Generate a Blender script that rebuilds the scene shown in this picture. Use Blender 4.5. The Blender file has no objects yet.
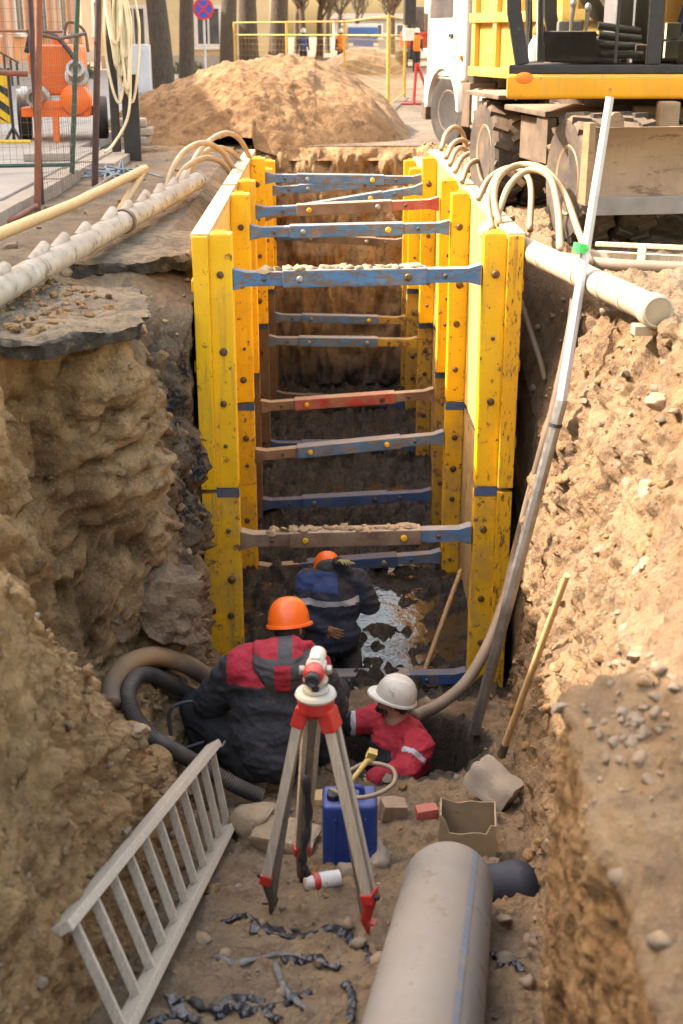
import bpy, bmesh, math, random
import numpy as np
from mathutils import Vector, Matrix, noise
from mathutils.bvhtree import BVHTree
R = math.radians
random.seed(7)
SC = bpy.context.scene
COL = SC.collection
F, TH, YAW, CH = 1300.0, R(20.2), R(0.89), 1.6

# ------------------------------------------------------------------ survey helper: photo measurement -> metres
_fw = Vector((math.sin(YAW)*math.cos(TH), math.cos(YAW)*math.cos(TH), -math.sin(TH)))
_rt = Vector((math.cos(YAW), -math.sin(YAW), 0))
_up = Vector((math.sin(YAW)*math.sin(TH), math.cos(YAW)*math.sin(TH), math.cos(TH)))
def at(x, y, Y):
    d = _fw + _rt*((x-341.5)/F) - _up*((y-512)/F)
    t = Y/d.y
    return Vector((d.x*t, Y, CH+d.z*t))

# ------------------------------------------------------------------ materials
def new_mat(name):
    m = bpy.data.materials.new(name); m.use_nodes = True
    nt = m.node_tree; nt.nodes.clear()
    out = nt.nodes.new('ShaderNodeOutputMaterial'); p = nt.nodes.new('ShaderNodeBsdfPrincipled')
    nt.links.new(p.outputs[0], out.inputs[0])
    return m, nt, p
def N(nt, t, **kw):
    n = nt.nodes.new(t)
    for k, v in kw.items(): setattr(n, k, v)
    return n
def noise_n(nt, vec, scale, detail=6, rough=.6, dist=0):
    n = N(nt, 'ShaderNodeTexNoise'); n.inputs['Scale'].default_value = scale
    n.inputs['Detail'].default_value = detail; n.inputs['Roughness'].default_value = rough; n.inputs['Distortion'].default_value = dist
    nt.links.new(vec, n.inputs['Vector']); return n.outputs['Fac']
def ramp_n(nt, fac, stops, interp='LINEAR'):
    r = N(nt, 'ShaderNodeValToRGB'); e = r.color_ramp.elements; r.color_ramp.interpolation = interp
    while len(e) < len(stops): e.new(.5)
    for el, (p, c) in zip(e, stops):
        el.position = p; el.color = (c, c, c, 1) if isinstance(c, (int, float)) else (*c, 1)
    nt.links.new(fac, r.inputs[0]); return r.outputs[0]
def mix_n(nt, fac, a, b):
    m = N(nt, 'ShaderNodeMix', data_type='RGBA')
    for s, i in ((fac, 0), (a, 6), (b, 7)):
        if isinstance(s, (int, float)): m.inputs[i].default_value = s
        elif isinstance(s, tuple): m.inputs[i].default_value = (*s, 1)
        else: nt.links.new(s, m.inputs[i])
    return m.outputs[2]
def math_n(nt, op, a, b=0, clamp=False):
    m = N(nt, 'ShaderNodeMath', operation=op, use_clamp=clamp)
    for s, i in ((a, 0), (b, 1)):
        if isinstance(s, (int, float)): m.inputs[i].default_value = s
        else: nt.links.new(s, m.inputs[i])
    return m.outputs[0]
def bump_n(nt, h, strength, dist, prev=None):
    b = N(nt, 'ShaderNodeBump'); b.inputs['Strength'].default_value = strength; b.inputs['Distance'].default_value = dist
    nt.links.new(h, b.inputs['Height'])
    if prev: nt.links.new(prev, b.inputs['Normal'])
    return b.outputs[0]
def sc(c, k): return tuple(min(1, v*k) for v in c)

def mat_base(name, col, col2=None, scale=3, rough=.6, metal=0, bump=.3, bscale=40, bdist=.01, rust=None, dust=None, stretch=None, spec=.5, rscale=9, streak=None):
    """two-tone noise colour; rust=(colour, amount 0-1); dust=(colour, amount): lies on upward faces and in blotches"""
    m, nt, p = new_mat(name); L = nt.links
    tc = N(nt, 'ShaderNodeTexCoord'); v = tc.outputs['Object']
    if stretch:
        mp = N(nt, 'ShaderNodeMapping'); mp.inputs['Scale'].default_value = stretch; L.new(v, mp.inputs[0]); v = mp.outputs[0]
    col2 = col2 or sc(col, .78)
    c = ramp_n(nt, noise_n(nt, v, scale), [(.36, col2), (.64, col)])
    rg = ramp_n(nt, noise_n(nt, v, scale*2.3), [(.3, max(.05, rough-.14)), (.7, min(1, rough+.14))])
    if streak:
        ms = N(nt, 'ShaderNodeMapping'); ms.inputs['Scale'].default_value = (11, 11, .7); L.new(tc.outputs['Object'], ms.inputs[0])
        f = math_n(nt, 'MULTIPLY', ramp_n(nt, noise_n(nt, ms.outputs[0], 1.6, 8, .7), [(.52, 0), (.68, 1)]), ramp_n(nt, noise_n(nt, tc.outputs['Object'], 1.3, 6, .6), [(.36, .15), (.62, 1)]))
        c = mix_n(nt, math_n(nt, 'MULTIPLY', f, streak[1]), c, streak[0]); rg = mix_n(nt, f, rg, (.8, .8, .8))
    if rust:
        f = ramp_n(nt, noise_n(nt, v, rscale, 9, .72), [(.66-.28*rust[1], 0), (.72-.28*rust[1], 1)])
        c = mix_n(nt, f, c, mix_n(nt, noise_n(nt, v, 30), sc(rust[0], .6), rust[0])); rg = mix_n(nt, f, rg, (.85, .85, .85))
    if dust:
        g = N(nt, 'ShaderNodeNewGeometry'); sx = N(nt, 'ShaderNodeSeparateXYZ'); L.new(g.outputs['Normal'], sx.inputs[0])
        upf = ramp_n(nt, sx.outputs[2], [(.35, 0), (.8, 1)])
        bl = ramp_n(nt, noise_n(nt, tc.outputs['Object'], 4.5, 8, .65), [(.62-.3*dust[1], 0), (.85-.25*dust[1], 1)])
        f = math_n(nt, 'MULTIPLY', math_n(nt, 'ADD', math_n(nt, 'MULTIPLY', upf, .85), math_n(nt, 'MULTIPLY', bl, .75)), dust[1], True)
        c = mix_n(nt, f, c, mix_n(nt, noise_n(nt, v, 18), sc(dust[0], .75), dust[0])); rg = mix_n(nt, f, rg, (.92, .92, .92))
    L.new(c, p.inputs['Base Color']); L.new(rg, p.inputs['Roughness'])
    p.inputs['Metallic'].default_value = metal; p.inputs['Specular IOR Level'].default_value = spec
    if bump: L.new(bump_n(nt, noise_n(nt, v, bscale, 5), bump, bdist), p.inputs['Normal'])
    return m

DUST = (.40, .30, .20); RUST = (.16, .07, .03); MUD = (.20, .15, .10)
M = {}
mat = mat_base
M['yellow'] = mat('yellow_paint', (.80, .455, .010), (.70, .375, .009), 2, .48, 0, .3, 25, .006, (RUST, .27), (MUD, .30), None, .5, 13, ((.30, .16, .03), .65))
M['yellow_low'] = mat('yellow_paint_muddied', (.74, .41, .010), (.60, .32, .009), 2, .55, 0, .4, 25, .008, (RUST, .36), (MUD, .62), None, .5, 13, ((.24, .14, .05), .8))
M['yellow_rusty'] = mat('yellow_paint_rusty', (.78, .42, .012), (.66, .32, .01), 2, .5, 0, .2, 60, .004, (RUST, .42), (MUD, .35), (1.6, 1.6, .5), .5, 20, ((.26, .12, .03), .75))
M['yellow_mud'] = mat('yellow_paint_muddy', (.50, .29, .02), (.34, .20, .03), 2.2, .6, 0, .3, 40, .006, (RUST, .5), (MUD, .65))
M['brown_post'] = mat('rusted_post', (.17, .10, .055), (.10, .06, .035), 3, .8, 0, .3, 50, .006, (RUST, .5), (MUD, .4))
M['panel_out'] = mat('panel_steel_dirty', (.55, .40, .16), (.42, .33, .2), 3, .7, 0, .25, 50, .006, (RUST, .35), (DUST, .8))
M['panel_in'] = mat('panel_sheet_worn', (.66, .44, .12), (.58, .38, .12), 1.2, .55, 0, .25, 30, .006, (RUST, .15), ((.36, .27, .17), .35), (3, 1, .4))
M['panel_low'] = mat('panel_sheet_muddy', (.46, .32, .13), (.32, .23, .11), 1.5, .7, 0, .3, 30, .008, (RUST, .35), (MUD, .7), (3, 1, .4))
M['blue'] = mat('blue_paint_worn', (.05, .17, .33), (.04, .12, .23), 5, .55, 0, .25, 60, .004, ((.17, .12, .085), .58), (DUST, .5), (1, 3, 3))
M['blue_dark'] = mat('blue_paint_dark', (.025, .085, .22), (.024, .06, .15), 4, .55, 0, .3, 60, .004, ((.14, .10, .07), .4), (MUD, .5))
M['brown_strut'] = mat('rust_brown_strut', (.17, .095, .06), (.12, .065, .04), 4, .7, 0, .3, 60, .004, (RUST, .4), (DUST, .75))
M['red_strut'] = mat('red_paint_worn', (.40, .035, .03), (.25, .03, .025), 5, .5, 0, .2, 60, .004, ((.2, .12, .09), .35), (DUST, .7))
M['bolt'] = mat('bolt_rusty', (.16, .10, .05), (.08, .05, .03), 12, .6, .6, .3, 80, .003)
M['bolt_yellow'] = mat('bolt_yellow', (.75, .43, .02), (.5, .26, .02), 12, .5, 0, .3, 80, .003)
M['bolt_grey'] = mat('bolt_grey', (.34, .33, .3), (.2, .19, .17), 12, .5, .6, .3, 80, .003)
M['wood'] = mat('weathered_wood', (.58, .49, .37), (.43, .355, .265), 6, .8, 0, .5, 30, .004, ((.30, .24, .17), .2), (DUST, .3), (14, 14, 1.2))
M['pole_wood'] = mat('yellow_wood', (.58, .40, .19), (.46, .29, .12), 6, .65, 0, .3, 40, .003, ((.28, .18, .1), .2), None, (10, 10, 1))
M['stick_wood'] = mat('brown_stick_wood', (.40, .25, .11), (.25, .15, .07), 5, .7, 0, .3, 40, .003, (MUD, .35), None, (10, 10, 1))
M['alu'] = mat('aluminium_dull', (.34, .33, .31), (.24, .23, .215), 8, .4, .8, .1, 80, .002, None, (DUST, .2))
M['white_rod'] = mat('white_rod', (.48, .465, .44), (.40, .385, .36), 6, .4, 0, .05, 60, .002, None, (DUST, .2))
M['green'] = mat('green_plastic', (.03, .55, .12), None, 6, .4, 0, 0)
M['pvc'] = mat('white_pipe_dirty', (.44, .37, .28), (.33, .27, .195), 3, .6, 0, .15, 40, .004, ((.24, .18, .12), .34), (DUST, .55))
M['pvc_grey'] = mat('grey_white_pipe', (.42, .385, .33), (.31, .275, .225), 4, .6, 0, .2, 40, .004, ((.20, .15, .10), .42), ((.30, .23, .16), .6))
M['pvc_cap'] = mat('pipe_cap_dirty', (.36, .28, .18), (.27, .2, .125), 6, .85, 0, .4, 40, .006)
M['grey_pipe'] = mat('grey_plastic_pipe', (.235, .222, .205), (.165, .152, .135), 1.8, .5, 0, .25, 50, .004, ((.13, .10, .075), .36), ((.26, .215, .165), .55), (1, .5, .5))
M['pipe_blue'] = mat('blue_stripe', (.16, .185, .245), (.14, .155, .19), 5, .55, 0, .1, 60, .002, ((.24, .22, .19), .5))
M['black_pl'] = mat('black_plastic', (.018, .019, .023), (.03, .03, .034), 5, .35, 0, .25, 40, .004, None, (MUD, .25))
M['navy_pl'] = mat('black_blue_plastic', (.008, .010, .018), (.013, .015, .022), 5, .62, 0, .3, 30, .006, ((.12, .09, .06), .15))
M['film'] = mat('black_film', (.010, .011, .014), (.022, .022, .026), 9, .3, 0, .4, 30, .008, ((.14, .11, .075), .2))
M['film_grey'] = mat('grey_film', (.12, .12, .125), (.05, .05, .055), 9, .35, 0, .4, 30, .008, None, (MUD, .3))
M['hose_black'] = mat('black_ribbed_hose', (.045, .043, .042), (.03, .029, .03), 5, .5, 0, .2, 40, .003, None, (MUD, .45))
M['hose_brown'] = mat('muddy_hose', (.30, .165, .07), (.10, .075, .06), 2.2, .65, 0, .3, 30, .004, None, (MUD, .3))
M['hose_grey'] = mat('grey_brown_hose', (.20, .145, .10), (.13, .10, .075), 4, .6, 0, .25, 30, .004, None, (DUST, .3))
M['hose_beige'] = mat('beige_hose', (.40, .275, .155), (.30, .20, .11), 4, .5, 0, .1, 40, .003, None, (DUST, .3))
M['hose_cream'] = mat('cream_hose', (.72, .64, .44), (.58, .50, .32), 4, .5, 0, .1, 40, .003)
M['canister'] = mat('blue_canister', (.012, .055, .26), (.012, .04, .18), 4, .35, 0, .25, 20, .006, None, (MUD, .22))
M['red_pl'] = mat('red_plastic', (.60, .03, .025), (.42, .03, .025), 6, .4, 0, .1, 60, .002, None, (DUST, .2))
M['level_grey'] = mat('instrument_cream', (.62, .58, .46), (.5, .46, .36), 6, .4, 0, .1, 60, .002, None, (MUD, .2))
M['white_pl'] = mat('white_plastic_dirty', (.66, .63, .57), (.5, .47, .42), 6, .45, 0, .1, 60, .002, ((.3, .24, .18), .2))
M['tan_box'] = mat('tan_container', (.34, .25, .15), (.25, .18, .105), 4, .6, 0, .3, 25, .005, ((.2, .15, .1), .25), (MUD, .25))
M['concrete'] = mat('concrete_dusty', (.36, .31, .25), (.27, .23, .185), 5, .9, 0, .5, 50, .008, None, (DUST, .5))
M['paving'] = mat('sidewalk_concrete', (.36, .33, .29), (.27, .245, .215), 1.5, .9, 0, .4, 40, .006, None, (DUST, .3))
M['asphalt'] = mat('asphalt_broken', (.022, .019, .017), (.06, .05, .042), 14, .9, 0, 1, 50, .03, ((.16, .12, .085), .35), ((.25, .19, .13), .35))
M['brick'] = mat('brick_brown', (.26, .17, .11), (.18, .115, .075), 9, .9, 0, .5, 50, .006, None, (DUST, .4))
M['brick_red'] = mat('brick_red', (.42, .08, .06), (.3, .06, .05), 9, .85, 0, .5, 50, .006, None, (DUST, .3))
M['stone'] = mat('stone_grey', (.22, .165, .115), (.15, .115, .08), 4, .9, 0, .5, 30, .01, ((.32, .21, .115), .5), None)
M['stone_tan'] = mat('stone_tan', (.38, .27, .16), (.27, .185, .105), 6, .95, 0, .6, 30, .012, ((.26, .21, .16), .4), None)
M['cloth_dark'] = mat('charcoal_cloth', (.034, .035, .04), (.024, .025, .028), 5, .85, 0, .8, 16, .03, ((.10, .085, .065), .2), None)
M['cloth_grey'] = mat('grey_cloth', (.075, .072, .074), (.05, .048, .05), 5, .85, 0, .8, 16, .03, ((.10, .085, .065), .2), None)
M['cloth_navy'] = mat('navy_cloth', (.022, .03, .055), (.02, .022, .03), 5, .85, 0, .8, 16, .03, ((.08, .065, .05), .25), None)
M['cloth_blue'] = mat('blue_cloth', (.03, .065, .20), (.025, .05, .14), 5, .85, 0, .4, 22, .01)
M['cloth_red'] = mat('red_cloth', (.42, .02, .035), (.33, .016, .028), 4, .85, 0, .8, 16, .03, ((.25, .05, .05), .15), None)
M['reflect'] = mat('reflective_tape', (.42, .42, .44), (.3, .3, .32), 9, .4, 0, .1, 60, .002)
M['cloth_black'] = mat('black_trousers', (.014, .014, .016), (.02, .02, .022), 5, .9, 0, .5, 22, .012)
M['skin'] = mat('skin', (.42, .22, .15), (.36, .17, .11), 12, .55, 0, .1, 80, .002)
M['hair'] = mat('dark_hair', (.02, .015, .012), (.03, .022, .018), 20, .7, 0, .6, 90, .006)
M['glove_y'] = mat('yellow_glove', (.55, .40, .10), (.36, .27, .1), 8, .8, 0, .3, 60, .004)
M['glove_b'] = mat('brown_glove', (.30, .13, .05), (.2, .1, .05), 8, .8, 0, .3, 60, .004)
M['glove_g'] = mat('green_glove', (.28, .27, .12), (.2, .19, .1), 8, .8, 0, .3, 60, .004)
M['helmet_o'] = mat('orange_helmet', (.90, .14, .008), (.84, .12, .008), 4, .33, 0, .05, 60, .002, ((.5, .12, .03), .12), (MUD, .12))
M['helmet_w'] = mat('white_helmet', (.62, .58, .50), (.5, .46, .39), 5, .4, 0, .1, 60, .002, ((.38, .32, .25), .18), (DUST, .15))
M['exc_yellow'] = mat('machine_yellow', (.72, .33, .008), (.64, .28, .008), 2, .42, 0, .05, 60, .002, ((.25, .12, .035), .2), (DUST, .2), None, .5, 9, ((.40, .22, .06), .5))
M['frame_dark'] = mat('dark_cab_frame', (.010, .010, .011), (.018, .017, .017), 4, .6, 0, .15, 50, .003, ((.12, .09, .06), .12), None)
M['blade'] = mat('blade_steel', (.27, .165, .085), (.20, .12, .062), 1.5, .65, 0, .3, 25, .006, ((.15, .085, .045), .36), ((.3, .2, .12), .3), (1, 1, 3), .5, 5, ((.13, .085, .05), .6))
M['blade_edge'] = mat('blade_edge_steel', (.22, .21, .205), (.16, .155, .15), 4, .45, .5, .2, 40, .003)
M['tyre'] = mat('dusty_tyre', (.075, .058, .044), (.03, .026, .022), 3, .9, 0, .5, 40, .008, None, ((.24, .165, .10), .55))
M['tyre_dark'] = mat('dark_tyre', (.032, .03, .028), (.022, .021, .02), 3, .8, 0, .3, 40, .006, None, (DUST, .2))
M['rim_tan'] = mat('muddy_rim', (.26, .18, .10), (.18, .12, .07), 4, .8, 0, .3, 40, .004, None, (DUST, .3))
M['mech'] = mat('dusty_machine_steel', (.13, .092, .062), (.06, .046, .034), 3, .8, 0, .3, 40, .005, None, ((.30, .21, .13), .5))
M['mech_dark'] = mat('greasy_steel', (.04, .036, .032), (.06, .052, .045), 3, .6, 0, .3, 40, .005, None, (DUST, .25))
M['truck_white'] = mat('white_cab_paint', (.66, .63, .57), (.56, .52, .46), 2, .4, 0, .05, 60, .002, None, ((.34, .25, .16), .45), None, .5, 9, ((.36, .28, .2), .5))
M['tip_yellow'] = mat('tipper_yellow', (.60, .36, .06), (.50, .29, .05), 2, .55, 0, .1, 60, .003, ((.4, .28, .14), .25), (DUST, .5))
M['tank'] = mat('alu_tank', (.50, .45, .38), (.42, .37, .3), 3, .5, .3, .1, 60, .002, None, (DUST, .6))
M['orange'] = mat('orange_paint', (.84, .15, .006), (.74, .12, .006), 3, .42, 0, .05, 60, .002, None, (DUST, .12))
M['steel'] = mat('bare_steel', (.40, .37, .33), (.28, .25, .22), 6, .45, .7, .2, 60, .003, None, (DUST, .2))
M['rust_tube'] = mat('rust_fence_tube', (.24, .085, .045), (.16, .06, .035), 6, .75, 0, .3, 60, .003)
M['dark_tube'] = mat('dark_fence_tube', (.075, .04, .035), (.05, .03, .028), 6, .7, 0, .3, 60, .003)
M['green_tube'] = mat('green_fence_tube', (.03, .09, .065), (.03, .06, .045), 6, .6, 0, .2, 60, .003)
M['wire'] = mat('fence_wire', (.16, .15, .14), (.2, .12, .08), 6, .6, .3, 0)
M['yel_tube'] = mat('yellow_fence_tube', (.52, .31, .06), (.42, .24, .05), 6, .6, 0, .1, 60, .002)
M['black'] = mat('matt_black', (.02, .02, .02), (.03, .03, .03), 6, .6, 0, .1, 60, .002)
M['str_yellow'] = mat('barrier_yellow', (.80, .50, .02), (.7, .42, .02), 6, .5, 0, 0)
M['cabinet'] = mat('grey_cabinet', (.52, .53, .55), (.44, .45, .47), 4, .5, 0, .05, 60, .002)
M['bark'] = mat('tree_bark', (.095, .07, .048), (.05, .037, .027), 5, .95, 0, .8, 22, .03, None, None, (5, 5, 1))
M['twig'] = mat('twig_bark', (.12, .085, .055), (.07, .05, .035), 5, .95, 0, .2, 22, .01)
M['leaf'] = mat('shrub_leaf', (.05, .085, .025), (.09, .10, .035), 9, .6, 0, 0)
M['plaster_o'] = mat('orange_plaster', (.62, .29, .13), (.55, .24, .10), 1.2, .9, 0, .1, 20, .01)
M['plaster_p'] = mat('pink_plaster', (.62, .40, .28), (.56, .35, .24), 1.2, .9, 0, .1, 20, .01)
M['plaster_y'] = mat('yellow_plaster', (.66, .53, .30), (.58, .46, .26), 1.2, .9, 0, .1, 20, .01)
M['plaster_w'] = mat('white_plaster', (.66, .62, .56), (.6, .56, .5), 1.2, .9, 0, .1, 20, .01)
M['plaster_g'] = mat('grey_plaster', (.42, .36, .30), (.36, .31, .26), 1.2, .9, 0, .1, 20, .01)
M['trim_w'] = mat('white_trim', (.7, .66, .6), (.62, .58, .52), 3, .7, 0, .05, 40, .003)
M['roof'] = mat('roof_sheet', (.16, .07, .05), (.12, .055, .04), 3, .7, 0, .2, 20, .01)
M['far_blue'] = mat('far_truck_blue', (.03, .12, .38), (.03, .1, .3), 3, .4, 0, 0)
M['far_red'] = mat('far_machine_red', (.55, .07, .03), (.48, .06, .03), 3, .45, 0, 0)
M['vest'] = mat('orange_vest', (.8, .2, .02), (.7, .16, .02), 5, .8, 0, 0)
M['net_blue'] = mat('blue_grey_rope', (.16, .21, .25), (.22, .25, .27), 9, .8, 0, .3, 60, .003)
M['sign_blue'] = mat('sign_blue', (.02, .08, .42), (.02, .07, .36), 5, .4, 0, 0)
M['sign_red'] = mat('sign_red', (.62, .02, .03), (.55, .02, .03), 5, .4, 0, 0)
def glass(name, tint, alpha_rough=.03):
    m, nt, p = new_mat(name)
    p.inputs['Base Color'].default_value = (*tint, 1); p.inputs['Roughness'].default_value = alpha_rough
    p.inputs['Transmission Weight'].default_value = 1; p.inputs['IOR'].default_value = 1.35
    return m
M['glass'] = glass('cab_glass', (.86, .9, .9))
M['glass_dark'] = glass('tinted_cab_glass', (.30, .33, .34))
M['pane'] = mat('dark_window_pane', (.10, .095, .09), (.06, .06, .06), 2, .12, 0, 0)
M['seat'] = mat('grey_seat', (.16, .16, .165), (.11, .11, .115), 4, .8, 0, .2, 60, .003, None, (DUST, .3))

def sand_material(name, tones, grey, scale=1.0, attr=False):
    m, nt, p = new_mat(name); L = nt.links
    tc = N(nt, 'ShaderNodeTexCoord'); v = tc.outputs['Object']
    n1 = noise_n(nt, v, 1.3*scale, 9, .62, .4); n2 = noise_n(nt, v, 7*scale, 9, .68)
    base = ramp_n(nt, n1, [(.28, tones[0]), (.45, tones[1]), (.58, tones[2]), (.74, tones[3])])
    base = mix_n(nt, ramp_n(nt, n2, [(.36, .85), (.54, 0)]), base, sc(tones[0], .6))
    vp = N(nt, 'ShaderNodeTexVoronoi'); vp.inputs['Scale'].default_value = 48*scale; L.new(v, vp.inputs['Vector']); sv = N(nt, 'ShaderNodeSeparateColor'); L.new(vp.outputs['Color'], sv.inputs[0])
    pf = math_n(nt, 'MULTIPLY', ramp_n(nt, vp.outputs['Distance'], [(.26, 1), (.36, 0)]), ramp_n(nt, sv.outputs[0], [(.70, 0), (.74, 1)]))
    base = mix_n(nt, math_n(nt, 'MULTIPLY', pf, .8), base, ramp_n(nt, sv.outputs[1], [(0, sc(grey, .6)), (1, sc(grey, 1.35))]))
    base = mix_n(nt, ramp_n(nt, noise_n(nt, v, 60*scale, 4, .7), [(.34, .55), (.5, 0), (.62, 0), (.74, .35)]), base, ramp_n(nt, noise_n(nt, v, 55*scale, 3), [(.45, sc(tones[0], .5)), (.55, sc(tones[3], 1.15))]))
    base = mix_n(nt, ramp_n(nt, noise_n(nt, v, 19*scale, 8, .7), [(.55, 0), (.72, .75)]), base, grey)
    vo = N(nt, 'ShaderNodeTexVoronoi'); vo.inputs['Scale'].default_value = 26*scale; L.new(v, vo.inputs['Vector'])
    peb = ramp_n(nt, vo.outputs['Distance'], [(.0, 1), (.32, 0)])
    rg = .95
    if attr:
        a = N(nt, 'ShaderNodeAttribute', attribute_name='soil_light'); s = N(nt, 'ShaderNodeSeparateColor'); L.new(a.outputs['Color'], s.inputs[0])
        gcol = ramp_n(nt, noise_n(nt, v, 2.4, 10, .68), [(.3, (.14, .105, .075)), (.5, (.24, .183, .128)), (.7, (.33, .255, .178))])
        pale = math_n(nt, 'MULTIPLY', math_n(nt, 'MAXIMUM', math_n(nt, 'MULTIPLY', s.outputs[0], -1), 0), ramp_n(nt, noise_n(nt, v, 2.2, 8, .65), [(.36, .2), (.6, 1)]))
        base = mix_n(nt, pale, base, ramp_n(nt, noise_n(nt, v, 11, 8, .68), [(.35, (.44, .235, .09)), (.62, (.62, .375, .17))]))  # lighter tone painting bounce light onto the near-left bank
        gf = math_n(nt, 'MULTIPLY', math_n(nt, 'MAXIMUM', s.outputs[0], 0), ramp_n(nt, noise_n(nt, v, 3.1, 8, .65), [(.34, .45), (.6, 1)]))
        base = mix_n(nt, gf, base, gcol)
        dcol = ramp_n(nt, noise_n(nt, v, 3.4, 10, .7), [(.35, (.045, .034, .025)), (.65, (.115, .085, .06))])  # dark tone; in the pit it paints deep shade
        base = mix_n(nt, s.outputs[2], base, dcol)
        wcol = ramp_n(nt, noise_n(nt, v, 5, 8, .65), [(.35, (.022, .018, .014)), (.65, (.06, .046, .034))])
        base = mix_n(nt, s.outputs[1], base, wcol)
        rg = ramp_n(nt, math_n(nt, 'MULTIPLY', s.outputs[1], ramp_n(nt, noise_n(nt, v, 6, 6, .6), [(.38, .3), (.56, 1)])), [(0, .95), (1, .2)])
        tf = ramp_n(nt, noise_n(nt, v, 6, 10, .72), [(.46, 0), (.56, 1)])
        base = mix_n(nt, math_n(nt, 'MULTIPLY', a.outputs['Alpha'], tf), base, ramp_n(nt, noise_n(nt, v, 30, 6), [(.5, (.016, .015, .015)), (.75, (.2, .18, .16))]))
    L.new(base, p.inputs['Base Color'])
    if isinstance(rg, float): p.inputs['Roughness'].default_value = rg
    else: L.new(rg, p.inputs['Roughness'])
    p.inputs['Specular IOR Level'].default_value = .3
    b = bump_n(nt, noise_n(nt, v, 9*scale, 10, .7), .9, .09)
    b = bump_n(nt, noise_n(nt, v, 42*scale, 8, .72), .8, .024, b)
    b = bump_n(nt, peb, .5, .016, b)
    L.new(b, p.inputs['Normal'])
    return m
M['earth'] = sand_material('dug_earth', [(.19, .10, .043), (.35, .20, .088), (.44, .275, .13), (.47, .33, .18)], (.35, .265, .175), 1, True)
M['asphalt_top'] = sand_material('asphalt_dusty', [(.16, .125, .09), (.27, .205, .14), (.36, .26, .16), (.38, .29, .19)], (.28, .235, .18), 1.4)
M['clod'] = sand_material('clod_earth', [(.19, .10, .043), (.35, .20, .088), (.43, .27, .13), (.46, .325, .18)], (.35, .265, .175), 1)
M['clay'] = sand_material('grey_clay', [(.18, .115, .07), (.28, .185, .11), (.33, .225, .14), (.36, .25, .16)], (.30, .21, .14), .7)
M['sand'] = sand_material('heap_sand', [(.19, .10, .045), (.27, .15, .068), (.33, .195, .092), (.38, .235, .12)], (.32, .21, .12), .8)
M['street'] = sand_material('dusty_street', [(.10, .077, .057), (.155, .12, .087), (.20, .155, .112), (.24, .185, .13)], (.17, .13, .095), .5)
M['dirt_dark'] = sand_material('far_dirt', [(.14, .09, .06), (.2, .135, .09), (.25, .17, .11), (.28, .2, .13)], (.2, .16, .12), .6)

# ------------------------------------------------------------------ object helpers
def wloc(o):
    v = Vector((0, 0, 0))
    while o is not None: v += o.location; o = o.parent
    return v
def tag(o, label=None, cat=None, group=None, kind=None):
    for k, x in (('label', label), ('category', cat), ('group', group), ('kind', kind)):
        if x: o[k] = x
    return o
def thing(name, label, cat, loc, group=None):
    o = bpy.data.objects.new(name, None); COL.objects.link(o); o.location = loc; o.empty_display_size = .1
    return tag(o, label, cat, group)
def copy_tree(o, parent=None):
    c = o.copy(); COL.objects.link(c)
    if parent: c.parent = parent
    for ch in list(o.children): copy_tree(ch, c)
    return c

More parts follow.
